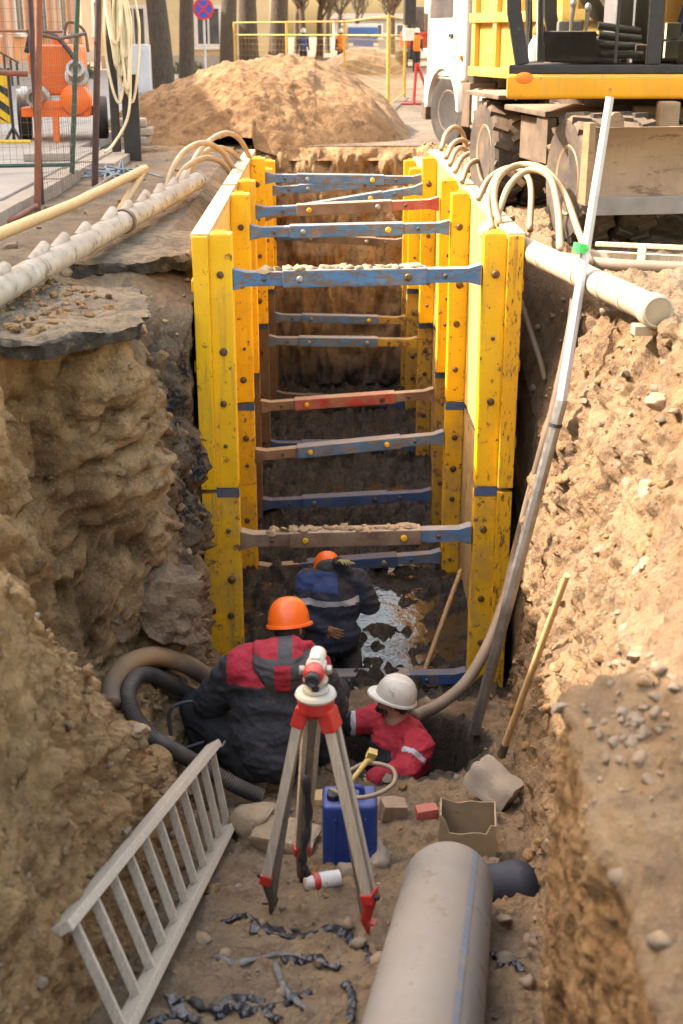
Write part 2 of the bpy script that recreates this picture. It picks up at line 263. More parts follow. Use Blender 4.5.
class MB:
    def __init__(s): s.v, s.f, s.m, s.mi = [], [], [], 0
    def add(s, vs, fs):
        o = len(s.v); s.v += [Vector(p) for p in vs]
        s.f += [tuple(i+o for i in f) for f in fs]; s.m += [s.mi]*len(fs); return s
    def box(s, c, d, rot=None):
        c = Vector(c); h = Vector(d)/2
        vs = [Vector((x*h.x, y*h.y, z*h.z)) for x in (-1, 1) for y in (-1, 1) for z in (-1, 1)]
        if rot is not None: vs = [rot @ q for q in vs]
        return s.add([c+q for q in vs], [(0, 1, 3, 2), (4, 6, 7, 5), (0, 4, 5, 1), (2, 3, 7, 6), (0, 2, 6, 4), (1, 5, 7, 3)])
    def bx(s, x0, x1, y0, y1, z0, z1): return s.box(((x0+x1)/2, (y0+y1)/2, (z0+z1)/2), (x1-x0, y1-y0, z1-z0))
    def beam(s, a, b, w, h, up=(0, 0, 1)):
        a, b = Vector(a), Vector(b); d = (b-a); L = d.length; d.normalize()
        x = d.cross(Vector(up)); x.normalize(); z = x.cross(d)
        return s.box((a+b)/2, (w, L, h), Matrix((x, d, z)).transposed())
    def tube(s, path, r, seg=10, cap=True, ridge=None):
        P = [Vector(p) for p in path]; n = len(P)
        rs = r if isinstance(r, (list, tuple)) else [r]*n
        T = [(P[min(i+1, n-1)]-P[max(i-1, 0)]).normalized() for i in range(n)]
        a = T[0].orthogonal().normalized(); vs, fs = [], []
        for i in range(n):
            a = (a - T[i]*a.dot(T[i])).normalized(); b = T[i].cross(a)
            k = rs[i]*(1+(ridge if ridge and i % 2 else 0))
            vs += [P[i] + (a*math.cos(2*math.pi*j/seg) + b*math.sin(2*math.pi*j/seg))*k for j in range(seg)]
        for i in range(n-1):
            for j in range(seg):
                k = (j+1) % seg; fs.append((i*seg+j, i*seg+k, (i+1)*seg+k, (i+1)*seg+j))
        if cap: fs += [tuple(reversed(range(seg))), tuple(range((n-1)*seg, n*seg))]
        return s.add(vs, fs)
    def lathe(s, prof, c, axis=(0, 0, 1), seg=24, closed=False):
        c = Vector(c); ax = Vector(axis).normalized(); a = ax.orthogonal().normalized(); b = ax.cross(a); vs, fs = [], []
        n = len(prof)
        for r, h in prof: vs += [c + ax*h + (a*math.cos(2*math.pi*j/seg)+b*math.sin(2*math.pi*j/seg))*r for j in range(seg)]
        for i in range(n if closed else n-1):
            i2 = (i+1) % n
            for j in range(seg):
                k = (j+1) % seg; fs.append((i*seg+j, i*seg+k, i2*seg+k, i2*seg+j))
        if not closed:
            if prof[0][0] > 1e-4: fs.append(tuple(reversed(range(seg))))
            if prof[-1][0] > 1e-4: fs.append(tuple(range((n-1)*seg, n*seg)))
        return s.add(vs, fs)
    def cyl(s, a, b, r, seg=14):
        return s.tube([a, b], r, seg)
    def prism(s, poly, ext):
        P = [Vector(p) for p in poly]; e = Vector(ext); n = len(P)
        return s.add(P+[p+e for p in P], [tuple(range(n)), tuple(reversed(range(n, 2*n)))]+[(i, (i+1) % n+0, (i+1) % n+n, i+n) for i in range(n)])
    def ell(s, c, rad, rot=None, seg=14, rings=9):
        c = Vector(c); vs = []
        for i in range(1, rings):
            t = math.pi*i/rings
            for j in range(seg):
                q = Vector((rad[0]*math.sin(t)*math.cos(2*math.pi*j/seg), rad[1]*math.sin(t)*math.sin(2*math.pi*j/seg), rad[2]*math.cos(t)))
                vs.append(c + (rot @ q if rot is not None else q))
        for z in (1, -1):
            q = Vector((0, 0, rad[2]*z)); vs.append(c + (rot @ q if rot is not None else q))
        fs = []
        for i in range(rings-2):
            for j in range(seg):
                k = (j+1) % seg; fs.append((i*seg+j, (i+1)*seg+j, (i+1)*seg+k, i*seg+k))
        t, b = len(vs)-2, len(vs)-1
        for j in range(seg):
            k = (j+1) % seg; fs.append((t, j, k)); fs.append((b, (rings-2)*seg+k, (rings-2)*seg+j))
        return s.add(vs, fs)
    def rock(s, c, size, seed, sub=2, sq=(1, 1, .7)):
        bm = bmesh.new(); bmesh.ops.create_icosphere(bm, subdivisions=sub, radius=1)
        o = Vector((seed*3.7, seed*1.3, seed*7.1)); c = Vector(c)
        rt = Matrix.Rotation(seed*2.1, 3, 'Z') @ Matrix.Rotation(seed*1.3 % 1-.5, 3, 'X')
        vs = []; rq = random.Random(seed); cuts = []
        for _ in range(9):
            cn = Vector((rq.gauss(0, 1), rq.gauss(0, 1), rq.gauss(0, 1))).normalized(); cuts.append((cn, rq.uniform(.5, .82)))
        for v in bm.verts:
            d = v.co.normalized(); e = d.copy()
            for cn, cd in cuts:
                dt = e.dot(cn)
                if dt > cd: e = e - cn*(dt-cd)*.9
            k = 1 + .55*noise.noise(d*.9+o) + .22*noise.noise(d*2.3+o) + .06*noise.noise(d*6+o)
            q = Vector((e.x*sq[0], e.y*sq[1], e.z*sq[2]))*k*size*1.15
            vs.append(c + rt @ q)
        fs = [tuple(v.index for v in f.verts) for f in bm.faces]; bm.free()
        return s.add(vs, fs)
    def build(s, name, mats, parent=None, loc=None, smooth=None, bevel=0, segs=2):
        base = wloc(parent) if parent else (Vector(loc) if loc is not None else Vector((0, 0, 0)))
        me = bpy.data.meshes.new(name)
        me.from_pydata([tuple(p-base) for p in s.v], [], s.f)
        if not isinstance(mats, (list, tuple)): mats = [mats]
        for m in mats: me.materials.append(m)
        me.polygons.foreach_set('material_index', s.m)
        bm = bmesh.new(); bm.from_mesh(me); bmesh.ops.recalc_face_normals(bm, faces=bm.faces)
        if bevel:
            ed = [e for e in bm.edges if len(e.link_faces) == 2 and e.calc_face_angle(0) > R(35)]
            bmesh.ops.bevel(bm, geom=ed, offset=bevel, offset_type='OFFSET', segments=segs, profile=.7, affect='EDGES', clamp_overlap=True)
        bm.to_mesh(me); bm.free()
        o = bpy.data.objects.new(name, me); COL.objects.link(o)
        if parent: o.parent = parent
        elif loc is not None: o.location = loc
        if smooth is not None:
            me.polygons.foreach_set('use_smooth', [True]*len(me.polygons))
            if smooth < 180: me.set_sharp_from_angle(angle=R(smooth))
        return o

def blob(name, prims, mats, parent, voxel=.014, sm=6, paint=None, wr=0, wscale=9, seed=0):
    """one continuous skin round capsules and ellipsoids; paint(world point, normal) -> material slot"""
    mb = MB()
    for p in prims:
        if p[0] == 'c':
            a, ra, b, rb = Vector(p[1]), p[2], Vector(p[3]), p[4]
            n = 7; mb.tube([a.lerp(b, i/(n-1)) for i in range(n)], [ra+(rb-ra)*i/(n-1) for i in range(n)], 14)
            mb.ell(a, (ra,)*3); mb.ell(b, (rb,)*3)
        else: mb.ell(p[1], p[2], p[3] if len(p) > 3 else None)
    me = bpy.data.meshes.new('tmp'); me.from_pydata([tuple(v) for v in mb.v], [], mb.f)
    bm = bmesh.new(); bm.from_mesh(me); bmesh.ops.recalc_face_normals(bm, faces=bm.faces); bm.to_mesh(me); bm.free()
    t = bpy.data.objects.new('tmp', me); COL.objects.link(t)
    r = t.modifiers.new('r', 'REMESH'); r.mode = 'VOXEL'; r.voxel_size = voxel
    if sm:
        q = t.modifiers.new('s', 'SMOOTH'); q.factor = .5; q.iterations = sm
    dg = bpy.context.evaluated_depsgraph_get(); dg.update()
    ev = t.evaluated_get(dg); res = bpy.data.meshes.new_from_object(ev)
    bpy.data.objects.remove(t); bpy.data.meshes.remove(me)
    res.name = name
    if not isinstance(mats, (list, tuple)): mats = [mats]
    res.materials.clear()
    for m in mats: res.materials.append(m)
    if wr:
        off = Vector((seed, seed*2, 0)); nr = [v.normal.copy() for v in res.vertices]
        for v, n in zip(res.vertices, nr):
            c = v.co
            g1 = noise.noise(Vector((c.x*wscale*.55+c.z*2, c.y*wscale*.55, c.z*wscale*1.25))+off); g2 = noise.noise(Vector((c.x*wscale*1.3, c.y*wscale*1.3, c.z*wscale*2.6))+off)
            w = (.55-2.2*abs(g1)) + .55*(.4-1.8*abs(g2)) + .3*noise.noise(c*wscale*.4+off)
            v.co = c + n*(wr*1.3*w)
    if paint:
        for f in res.polygons: f.material_index = paint(Vector(f.center), f.normal)
    base = wloc(parent) if parent else Vector((0, 0, 0))
    for v in res.vertices: v.co -= base
    res.polygons.foreach_set('use_smooth', [True]*len(res.polygons))
    o = bpy.data.objects.new(name, res); COL.objects.link(o); o.parent = parent
    return o

def bez(pts, n=40):
    """Catmull-Rom through points"""
    P = [Vector(p) for p in pts]; P = [P[0]*2-P[1]]+P+[P[-1]*2-P[-2]]; out = []
    k = len(P)-3
    for i in range(n+1):
        t = i/n*k; s = min(int(t), k-1); u = t-s; a, b, c, d = P[s:s+4]
        out.append(.5*((2*b)+(c-a)*u+(2*a-5*b+4*c-d)*u*u+(3*b-a-3*c+d)*u**3))
    return out

# ------------------------------------------------------------------ terrain: trench cut as a swept cross-section
def lerp_tab(tab, Y):
    if Y <= tab[0][0]: return tab[0][1:]
    for a, b in zip(tab, tab[1:]):
        if Y <= b[0]:
            u = (Y-a[0])/(b[0]-a[0]); u = u*u*(3-2*u)*.5+u*.5
            return tuple(p+(q-p)*u for p, q in zip(a[1:], b[1:]))
    return tab[-1][1:]
FLOOR = [(1.2, -.05), (1.7, -1.0), (3.0, -1.62), (3.9, -1.95), (5.2, -2.40), (6.5, -2.82), (7.2, -3.0), (8.5, -3.15), (9.6, -3.5), (10.5, -3.60), (19.7, -3.62), (19.95, -2.7), (20.18, -1.1), (20.36, -.25), (20.5, 0)]
LEFT = [  # Y, edge x z, back x z, ridge x z, toe x
 (1.2, -1.05, 0, -.95, -.02, -.85, -.04, -.75), (1.7, -1.1, .03, -1.08, -.2, -1.05, -.45, -.86),
 (3.0, -1.26, .05, -1.22, -.40, -1.17, -1.0, -.95), (3.9, -1.28, .06, -1.22, -.35, -1.17, -.9, -.93), (4.3, -1.40, .03, -1.28, -.12, -1.15, -.25, -.90),
 (5.07, -1.72, 0, -1.52, -.75, -1.12, -.84, -.86), (6.0, -1.85, 0, -1.6, -1.75, -1.03, -1.88, -.78),
 (6.7, -1.9, 0, -1.66, -2.25, -1.0, -2.52, -.74), (7.4, -1.87, 0, -1.62, -2.1, -1.2, -2.45, -.76),
 (7.85, -1.22, -.04, -1.1, -1.2, -1.0, -2.2, -.80), (8.8, -1.42, -.14, -1.08, -.9, -.98, -2.2, -.84),
 (9.3, -1.5, -.18, -1.0, -.62, -.95, -2.0, -.88), (9.62, -1.5, -.18, -.965, -.36, -.96, -2.0, -.95), (10.2, -1.45, -.06, -.975, -.26, -.975, -2.0, -.97), (11.5, -1.3, 0, -1.03, -.2, -1.02, -2, -1.0),
 (19.6, -1.3, 0, -1.05, -.2, -1.04, -2, -1.0), (20.5, -1.3, 0, -1.2, 0, -1.1, 0, -1.0)]
RIGHT = [  # Y, toe x, ridge x z, edge x z
 (1.2, .72, .8, -.04, 1.0, 0), (1.7, .74, .78, -.5, 1.2, 0), (3.0, .80, .80, -.60, 1.6, 0), (3.85, .83, .79, -.50, 1.75, 0),
 (4.1, .98, 1.05, -.72, 1.8, 0), (5.0, 1.04, 1.28, -1.0, 1.9, 0), (6.0, 1.12, 1.52, -1.05, 2.0, 0), (7.4, 1.27, 1.66, -1.1, 2.0, 0),
 (8.5, 1.42, 1.62, -1.1, 1.98, 0), (9.5, 1.53, 1.66, -1.3, 2.05, -.02), (10.5, 1.56, 1.62, -.9, 1.98, 0), (12, 1.57, 1.6, -.4, 1.8, 0), (19.6, 1.57, 1.6, -.3, 1.8, 0), (20.5, 1.5, 1.6, 0, 1.8, 0)]
XL, XR, YA, YB = -3.2, 7.0, 1.2, 20.5
SEG = (70, 64, 48, 120, 100, 120, 72, 140)
def build_trench():
    ys = []; y = YA
    while y < YB:
        ys.append(y); y += .021 if y < 10.2 else .06 if y < 19.5 else .022
    ys.append(YB)
    nx = sum(SEG)+1; ny = len(ys)
    V = np.zeros((ny, nx, 3)); W = np.zeros((ny, nx, 2))  # W: displacement weight, zone
    for r, Y in enumerate(ys):
        ex, ez, bx, bz, rx, rz, tx = lerp_tab(LEFT, Y); t2, r2x, r2z, e2x, e2z = lerp_tab(RIGHT, Y); zf = lerp_tab(FLOOR, Y)[0]
        if zf > rz: rz = max(rz, zf)
        pts = [(XL, 0), (ex, ez), (bx, bz), (rx, rz), (tx, zf), (t2, zf), (r2x, max(r2z, zf)), (e2x, e2z), (XR, 0)]
        wts = [0, .45, .9, 1, .5, .5, 1, .6, 0]
        k = 0
        for i, n in enumerate(SEG):
            (x0, z0), (x1, z1) = pts[i], pts[i+1]
            for j in range(n + (1 if i == len(SEG)-1 else 0)):
                u = j/n
                if i == 0: u = 1-(1-u)**1.7
                if i == 7: u = u**1.9
                V[r, k] = (x0+(x1-x0)*u, Y, z0+(z1-z0)*u); W[r, k] = (wts[i]+(wts[i+1]-wts[i])*u, i); k += 1
    # soften the profile corners before the noise
    for _ in range(4):
        V[:, 1:-1] = V[:, 1:-1]*.5 + (V[:, :-2]+V[:, 2:])*.25
        V[1:-1, :, 0] = V[1:-1, :, 0]*.5 + (V[:-2, :, 0]+V[2:, :, 0])*.25
        V[1:-1, :, 2] = V[1:-1, :, 2]*.5 + (V[:-2, :, 2]+V[2:, :, 2])*.25
    du = np.zeros_like(V); dv = np.zeros_like(V)
    du[:, 1:-1] = V[:, 2:]-V[:, :-2]; du[:, 0] = du[:, 1]; du[:, -1] = du[:, -2]
    dv[1:-1] = V[2:]-V[:-2]; dv[0] = dv[1]; dv[-1] = dv[-2]
    Nn = np.cross(du, dv); Nn /= np.linalg.norm(Nn, axis=2, keepdims=True)+1e-9
    soil_light = np.zeros((ny, nx, 4))
    ss = lambda a, b, x: (lambda t: t*t*(3-2*t))(min(1, max(0, (x-a)/(b-a))))
    for r in range(ny):
        Y = ys[r]; endf = min(1, (Y-YA)/.4, (YB-Y)/.12)
        inbox = ss(9.0, 9.62, Y)
        for k in range(nx):
            x, y_, z = V[r, k]; w, zone = W[r, k]
            p = Vector((x, y_, z)); steep = 1-abs(Nn[r, k][2])
            big = noise.fractal(p*1.25, .9, 2.1, 3)
            rid = abs(noise.fractal(p*2.6+Vector((9, 3, 1)), .8, 2.2, 4))
            med = noise.fractal(Vector((x*5, y_*5, z*2.6)), .75, 2.2, 4)
            fin = noise.fractal(p*15, .7, 2.1, 3)
            cel = noise.cell(Vector((x*2.2+.6*big, y_*2.2+.6*med, z*2.2)))
            stp = steep*w
            crag = crag2 = 0
            if w > .2 and Y < 10.5:
                vp = p+Vector((.12*med, .12*big, .10*med)); va = noise.voronoi(Vector((vp.x*2.3, vp.y*2.3, vp.z*1.9)))[0]; crag = min(.5, va[1]-va[0])-.22
                vb = noise.voronoi(Vector((vp.x*6.1, vp.y*6.1, vp.z*5))+Vector((3, 1, 2)))[0]; crag2 = min(.5, vb[1]-vb[0])-.2
            nf = ss(4.0, 6.0, Y); crk = math.exp(-(((crag+.22)/.05)**2)) if w > .2 and Y < 10.5 else 0
            if nf < 1 and stp > .2: d0 = .03*(1-nf)*noise.fractal(Vector((x*9, y_*9, z*1.3)), .8, 2.1, 3)
            else: d0 = 0
            d = d0 + w*((.05+.05*nf)*big - (.06+.07*nf)*rid*steep + .05) - .10*crk*stp*nf*(1 if zone < 4 else .5) + (.035+.03*stp)*(.45+.55*nf)*med*min(1, w*2+.25) + .026*fin*min(1, w+.35) + .03*stp*(cel-.5) + w*(.26*crag*(.3+.7*steep)*(1.3 if zone < 4 and Y > 5 else .42)*(.35+.65*nf)+.10*crag2*(.2+.8*nf)*(1 if zone < 4 else .75))
            if zone >= 4 and zone < 5:
                d = .04*big + .035*med + .026*fin + .02*abs(fin)
                if Y > 9: d += inbox*(.10*med+.05*big+.05*(1 if x < .1 else 0)*ss(.25, -.1, x) + .05*ss(11.5, 14, Y))
            if zone in (6, 7): d += .02*ss(1, 0, (x-1.5)/2.5)*med
            if 9.4 < Y < 19.7:
                dm = 1-.75*inbox if 1 <= zone <= 6 else 1
                if 4 <= zone < 5: dm = 1.0
                d *= dm
                if stp > .25 and 2 <= zone <= 5 and Y < 19.4: d -= .03*inbox
            if Y > 19.6 and 1 <= zone <= 6: d += .13*noise.fractal(Vector((x*2.2, 0, z*2.2)), .8, 2.1, 3)
            if x > .4 and zone >= 5: d *= (.70 + .12*ss(4.3, 5.4, Y))
            # earth mass bulging under the slab, and hollow beside it
            d += .16*math.exp(-(((y_-7.8)/.5)**2+((x+1.25)/.3)**2+((z+.75)/.55)**2))
            d -= .14*math.exp(-(((y_-7.45)/.25)**2+((x+1.72)/.2)**2+((z+1.0)/.7)**2))
            if 0 <= zone < 1: d = .018*big+.018*med+.010*fin if x > -2.9 else .004*fin
            d *= max(0, endf) * min(1, (XR-x)/.8, 1) * (1 if x > XL+.25 else max(0, (x-XL)/.25))
            V[r, k] += Nn[r, k]*d
            # work pit of the crew
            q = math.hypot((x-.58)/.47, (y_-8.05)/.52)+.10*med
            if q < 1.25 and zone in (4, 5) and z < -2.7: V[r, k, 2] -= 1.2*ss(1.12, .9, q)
            # soil weights; bounce light and pit shade are painted in
            g = ss(-.45, -.05, z)*.95 if zone in (0, 1, 6, 7) else 0
            if zone >= 6 and x < 2.4: g = max(g*.7, .5) if Y > 5 else max(g*.8, .6)
            if zone == 5 and Y > 5: g = .5
            if zone in (4,): g = .62
            if zone in (3, 5): g = max(g, .5*ss(-2.2, -2.9, z))
            if zone in (1, 2, 3) and Y > 8.0: g = max(g, .75)
            wet_shade = inbox*ss(-2.9, -3.45, z)
            if q < 1.4 and z < -2.9: wet_shade = max(wet_shade, .9*ss(1.3, .9, q))  # also darkens the pit to paint its deep shade
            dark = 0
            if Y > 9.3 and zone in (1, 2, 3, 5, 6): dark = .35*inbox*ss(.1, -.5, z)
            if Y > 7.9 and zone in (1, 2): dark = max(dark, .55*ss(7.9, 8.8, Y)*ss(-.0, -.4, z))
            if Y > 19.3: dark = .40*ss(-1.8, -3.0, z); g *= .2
            if q < 1.3 and z < -3.0: dark = 1.0  # deep shade of the pit painted as near-black colour
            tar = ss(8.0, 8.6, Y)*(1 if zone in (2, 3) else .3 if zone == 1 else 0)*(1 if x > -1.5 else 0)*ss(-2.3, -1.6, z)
            soil_light[r, k] = (g, wet_shade, dark, tar)
            if zone in (1, 2, 3) and Y < 8 and z > -2.8: soil_light[r, k][0] = -.6*ss(8, 6.5, Y)*ss(-2.8, -2.2, z)  # bounce light painted in as a paler near-left bank
    idx = np.arange(ny*nx).reshape(ny, nx)
    quads = np.stack([idx[:-1, :-1], idx[:-1, 1:], idx[1:, 1:], idx[1:, :-1]], -1).reshape(-1, 4)
    me = bpy.data.meshes.new('trench_ground'); me.from_pydata(V.reshape(-1, 3).tolist(), [], quads.tolist())
    at_ = me.attributes.new('soil_light', 'FLOAT_COLOR', 'POINT'); at_.data.foreach_set('color', soil_light.reshape(-1).astype(np.float32))
    me.materials.append(M['earth']); me.polygons.foreach_set('use_smooth', [True]*len(me.polygons))
    o = bpy.data.objects.new('ground', me); COL.objects.link(o); tag(o, kind='structure')
    tree = BVHTree.FromPolygons([tuple(v) for v in V.reshape(-1, 3)], quads.tolist())
    return o, tree, V, Nn, W, ys
GROUND, TREE, GV, GN, GW, GY = build_trench()
def gz(x, y, top=3.0):
    h = TREE.ray_cast(Vector((x, y, top)), Vector((0, 0, -1)))
    return h[0].z if h[0] is not None else 0.0
def gfloor(x, y): return gz(x, y)
def on(x, y, dz=0): return Vector((x, y, gz(x, y)+dz))

# street sheet all round the cut
mb = MB(); B = 700
for x0, x1, y0, y1 in ((-B, XL, -60, B), (XR, B, -60, B), (XL, XR, -60, YA), (XL, XR, YB, B)):
    mb.add([(x0, y0, 0), (x1, y0, 0), (x1, y1, 0), (x0, y1, 0)], [(0, 1, 2, 3)])
tag(mb.build('street', M['street']), kind='structure')
# sidewalk with kerb and two shallow steps
mb = MB(); mb.bx(-9.9, -3.0, -6, 18.4, -.05, .15); mb.bx(-9.9, -3.3, 18.4, 60, -.05, .15)
tag(mb.build('sidewalk', M['paving'], bevel=.015), kind='structure')
mb = MB(); y = -5.5
while y < 18.2:
    mb.bx(-2.99, -2.80, y, y+.97, -.1, .125+random.uniform(-.01, .01)); y += 1.0
tag(mb.build('kerb', M['concrete'], bevel=.012), kind='structure')
mb = MB(); mb.bx(-2.96, -2.55, 16.6, 18.6, -.1, .10)
tag(mb.build('lower_kerb', M['concrete'], bevel=.015), kind='structure')
# muddy water standing between the shores
def water():
    m, nt, p = new_mat('muddy_water'); L = nt.links
    tc = N(nt, 'ShaderNodeTexCoord'); v = tc.outputs['Object']
    L.new(ramp_n(nt, noise_n(nt, v, 2), [(.4, (.022, .018, .014)), (.6, (.04, .032, .024))]), p.inputs['Base Color'])
    p.inputs['Roughness'].default_value = .06; p.inputs['Specular IOR Level'].default_value = .8
    L.new(bump_n(nt, noise_n(nt, v, 7, 4, .55), .25, .03), p.inputs['Normal'])
    mb = MB(); mb.add([(-.9, 8.9, -3.585), (1.45, 8.9, -3.585), (1.45, 19.9, -3.585), (-.9, 19.9, -3.585)], [(0, 1, 2, 3)])
    tag(mb.build('water', m), kind='structure')
water()

# sand heap beyond the trench, and a far pile
def heap(name, label, cx, cy, rx, ry, h, mt, seed, nx=150, ny=110, rough=1.0):
    vs, fs = [], []
    o = Vector((seed, seed*2, 0))
    for j in range(ny+1):
        for i in range(nx+1):
            u, v = i/nx*2-1, j/ny*2-1
            d = math.hypot(u, v); x, y = cx+u*(rx if u < 0 else rx*.78), cy+v*ry
            a = math.atan2(v, u); rr = d*(1+.10*math.sin(2*a+seed)+.05*math.sin(5*a+1))
            k = max(0, 1-rr); z = h*math.tanh(k*1.7)/.9
            p = Vector((x, y, 0)); e = min(1, k*5)
            z += rough*e*(.10*noise.fractal(p*.9+o, .9, 2, 3) + .07*abs(noise.fractal(p*1.9+o, .8, 2, 4))*(1 if u < .25 else .35) + .022*noise.fractal(p*7+o, .8, 2, 3)*(1 if u < .3 else .5))
            if name == 'sand_heap' and y < 21.6:
                y = 21.6-(21.6-y)*.56; z -= .5*max(0, 20.62-y)*(1 if abs(x-.3) < 1.3 else 0)
            vs.append((x, y, z-.05*(1-e)))
    for j in range(ny):
        for i in range(nx):
            a = j*(nx+1)+i; fs.append((a, a+1, a+nx+2, a+nx+1))
    mb = MB(); mb.add(vs, fs)
    return tag(mb.build(name, mt, None, (cx, cy, 0), 180), label, 'sand pile')
heap('sand_heap', 'large heap of orange sand dumped across the end of the trench', -.66, 23.3, 3.0, 4.0, 1.16, M['sand'], 3.1, 230, 200, 1.35)
heap('dirt_heap', 'low brown dirt pile on the road behind the yellow mesh fence', 1.9, 58, 2.2, 2.0, .95, M['dirt_dark'], 5.2, 60, 50)

# loose stones
def scatter():
    rnd = random.Random(5); mb = MB(); ny, nx = GV.shape[:2]; n = 0
    while n < 1500:
        r, k = rnd.randrange(4, ny-4), rnd.randrange(4, nx-4); w, zone = GW[r, k]
        p, nn = Vector(GV[r, k]), Vector(GN[r, k])
        if p.y > 10 and 2 <= zone <= 5: continue
        if nn.z < .12: continue
        if zone in (0, 7) and (p.x < -2.75 or p.x > 4.5): continue
        if rnd.random() > (.9 if zone in (4, 6, 5) else .45): continue
        s = .008+.022*rnd.random()**3 * (1.6 if zone in (6, 4) else 1)
        mb.rock(p+nn*s*.3, s, rnd.random()*90, 1); n += 1
    for _ in range(75):
        x, y = 632+rnd.gauss(0, 26), 722+rnd.gauss(0, 32); d = at(x, y, 1)-Vector((0, 0, CH)); h = TREE.ray_cast(Vector((0, 0, CH)), d.normalized())
        if h[0] is not None: mb.rock(h[0]+h[1]*.002, .006+.017*rnd.random()**2, rnd.random()*90, 2, (1, 1, .8))
    tag(mb.build('gravel', M['stone'], None, None, 60), kind='stuff')
    mb = MB(); n = 0
    while n < 2600:
        r, k = rnd.randrange(4, ny-4), rnd.randrange(4, nx-4); w, zone = GW[r, k]; p, nn = Vector(GV[r, k]), Vector(GN[r, k])
        if zone not in (1, 2, 3, 4, 5, 6) or (p.y > 9.6): continue
        if nn.z < -.05 or (zone == 4 and rnd.random() < .6) or (p.x > .5 and p.y < 4.7 and zone > 4 and rnd.random() < .35): continue
        s = .007+(.045 if p.y > 5.5 else .018)*rnd.random()**4.2
        mb.rock(p+nn*s*.1, s, rnd.random()*90, 2, (1, 1, .7)); n += 1
    for _ in range(420):
        x, y = rnd.gauss(-1.7, .45), rnd.uniform(7.2, 8.9); 
        if -2.6 < x < -1.2-.5*abs(y-8): mb.rock((x, y, .02), .006+.03*rnd.random()**3, rnd.random()*90, 2, (1, 1, .6))
    tag(mb.build('dirt_clods', M['clod'], None, None, 75), kind='stuff')
scatter()
STN = [  # x, y(plan), size, material
 (-.42, 6.55, .15, 'stone_tan'), (-.30, 6.72, .09, 'stone'), (.12, 5.75, .07, 'stone'), (.02, 5.62, .05, 'stone'), (.22, 5.70, .055, 'stone'), (.26, 6.05, .11, 'concrete'),
 (.86, 5.15, .035, 'stone_tan'), (.93, 4.85, .03, 'stone'), (.80, 4.6, .04, 'stone'),
 (.84, 4.35, .035, 'stone'), (.95, 5.6, .03, 'stone'), (-.1, 7.05, .05, 'stone'), (.35, 7.0, .06, 'brick'),
 (1.30, 3.9, .025, 'stone'), (1.25, 3.62, .028, 'stone'), (1.33, 3.35, .035, 'stone_tan'), (1.2, 4.15, .03, 'stone_tan'),
 (1.6, 5.9, .07, 'stone_tan'), (1.75, 6.6, .06, 'stone_tan'), (1.85, 6.8, .07, 'stone_tan'), (1.55, 6.7, .05, 'stone'), (2.0, 6.3, .07, 'stone_tan'), (1.7, 5.4, .06, 'stone_tan'), (1.75, 7.0, .05, 'stone'),
 (-2.2, 9.4, .09, 'stone'), (-1.9, 9.8, .05, 'stone'), (-2.5, 10.6, .06, 'stone'), (-2.3, 12.6, .07, 'stone'), (-2.0, 13.4, .06, 'stone'), (-1.6, 15.2, .07, 'stone'), (-1.75, 16.6, .06, 'stone'), (-2.3, 16.0, .05, 'stone'), (-1.5, 9.3, .05, 'stone'),
  (-.95, 5.9, .05, 'stone_tan')]
for i, (x, y, s, mk) in enumerate(STN):
    mb = MB(); p = on(x, y, s*.25); mb.rock(p, s, i*1.7+.3, 3)
    lab = {'stone': 'grey loose stone lying on the dug earth', 'stone_tan': 'tan clod of packed earth lying loose on the dig', 'concrete': 'lump of broken concrete behind the tripod leg', 'brick': 'small brown brick fragment on the earth behind the blue canister'}[mk]
    tag(mb.build('stone', M[mk], None, p, 60), lab, 'stone', {'stone': 'grey loose stones', 'stone_tan': 'loose earth clods'}.get(mk))

# broken asphalt layers on the left edge
def slab(name, label, poly, z, th, seed, over=0):
    """irregular plate: top dusty, edge black"""
    n = 90; P = [Vector((a, b, 0)) for a, b in poly]; ring = []
    for i in range(len(P)):
        a, b = P[i], P[(i+1) % len(P)]; m_ = max(2, int((b-a).length/.022))
        for j in range(m_):
            q = a.lerp(b, j/m_); d = (b-a).normalized().cross(Vector((0, 0, 1)))
            ring.append(q + d*(.07*noise.fractal(q*3+Vector((seed, 0, 0)), .8, 2, 3)+.014*noise.fractal(q*14+Vector((seed, 0, 0)), .8, 2, 3)))
    c = sum(ring, Vector())/len(ring); mb = MB(); k = len(ring); L = 9; vs, fs, mi = [], [], []
    prof = [(.0, .0), (.3, 0), (.6, 0), (.82, 0), (.94, -.004), (1.0, -.02), (1.01, -th*.35), (.985, -th*.7), (.95, -th), (.5, -th)]
    for (s_, dz) in prof:
        for q in ring:
            w = c + (q-c)*s_ if s_ < .95 else q + (q-c).normalized()*((s_-1)*.6)
            jz = .03*noise.fractal(w*3.1+Vector((0, seed, dz*20)), .8, 2, 4); jx = .045*noise.fractal(Vector((w.x*7, w.y*7, dz*30)), .8, 2, 3) if s_ > .95 else 0
            vs.append(Vector((w.x, w.y, z+dz+jz)) + (q-c).normalized()*jx)
    for i in range(len(prof)-1):
        for j in range(k):
            j2 = (j+1) % k; mb.mi = 1 if 5 <= i else 0
            mb.add([], []); mb.f.append((i*k+j, i*k+j2, (i+1)*k+j2, (i+1)*k+j)); mb.m.append(mb.mi)
    mb.v = vs
    return tag(mb.build(name, [M['asphalt_top'], M['asphalt']], None, (c.x, c.y, z-th), 50), label, 'asphalt slab')
slab('asphalt_slab', 'broken asphalt slab with a black edge overhanging the caved-in bank', [(-1.78, 7.12), (-1.5, 7.2), (-1.36, 7.34), (-1.05, 7.62), (-1.12, 8.3), (-1.25, 8.75), (-1.75, 8.9), (-2.3, 8.6), (-2.5, 7.6), (-2.2, 7.2)], .010, .125, 2)
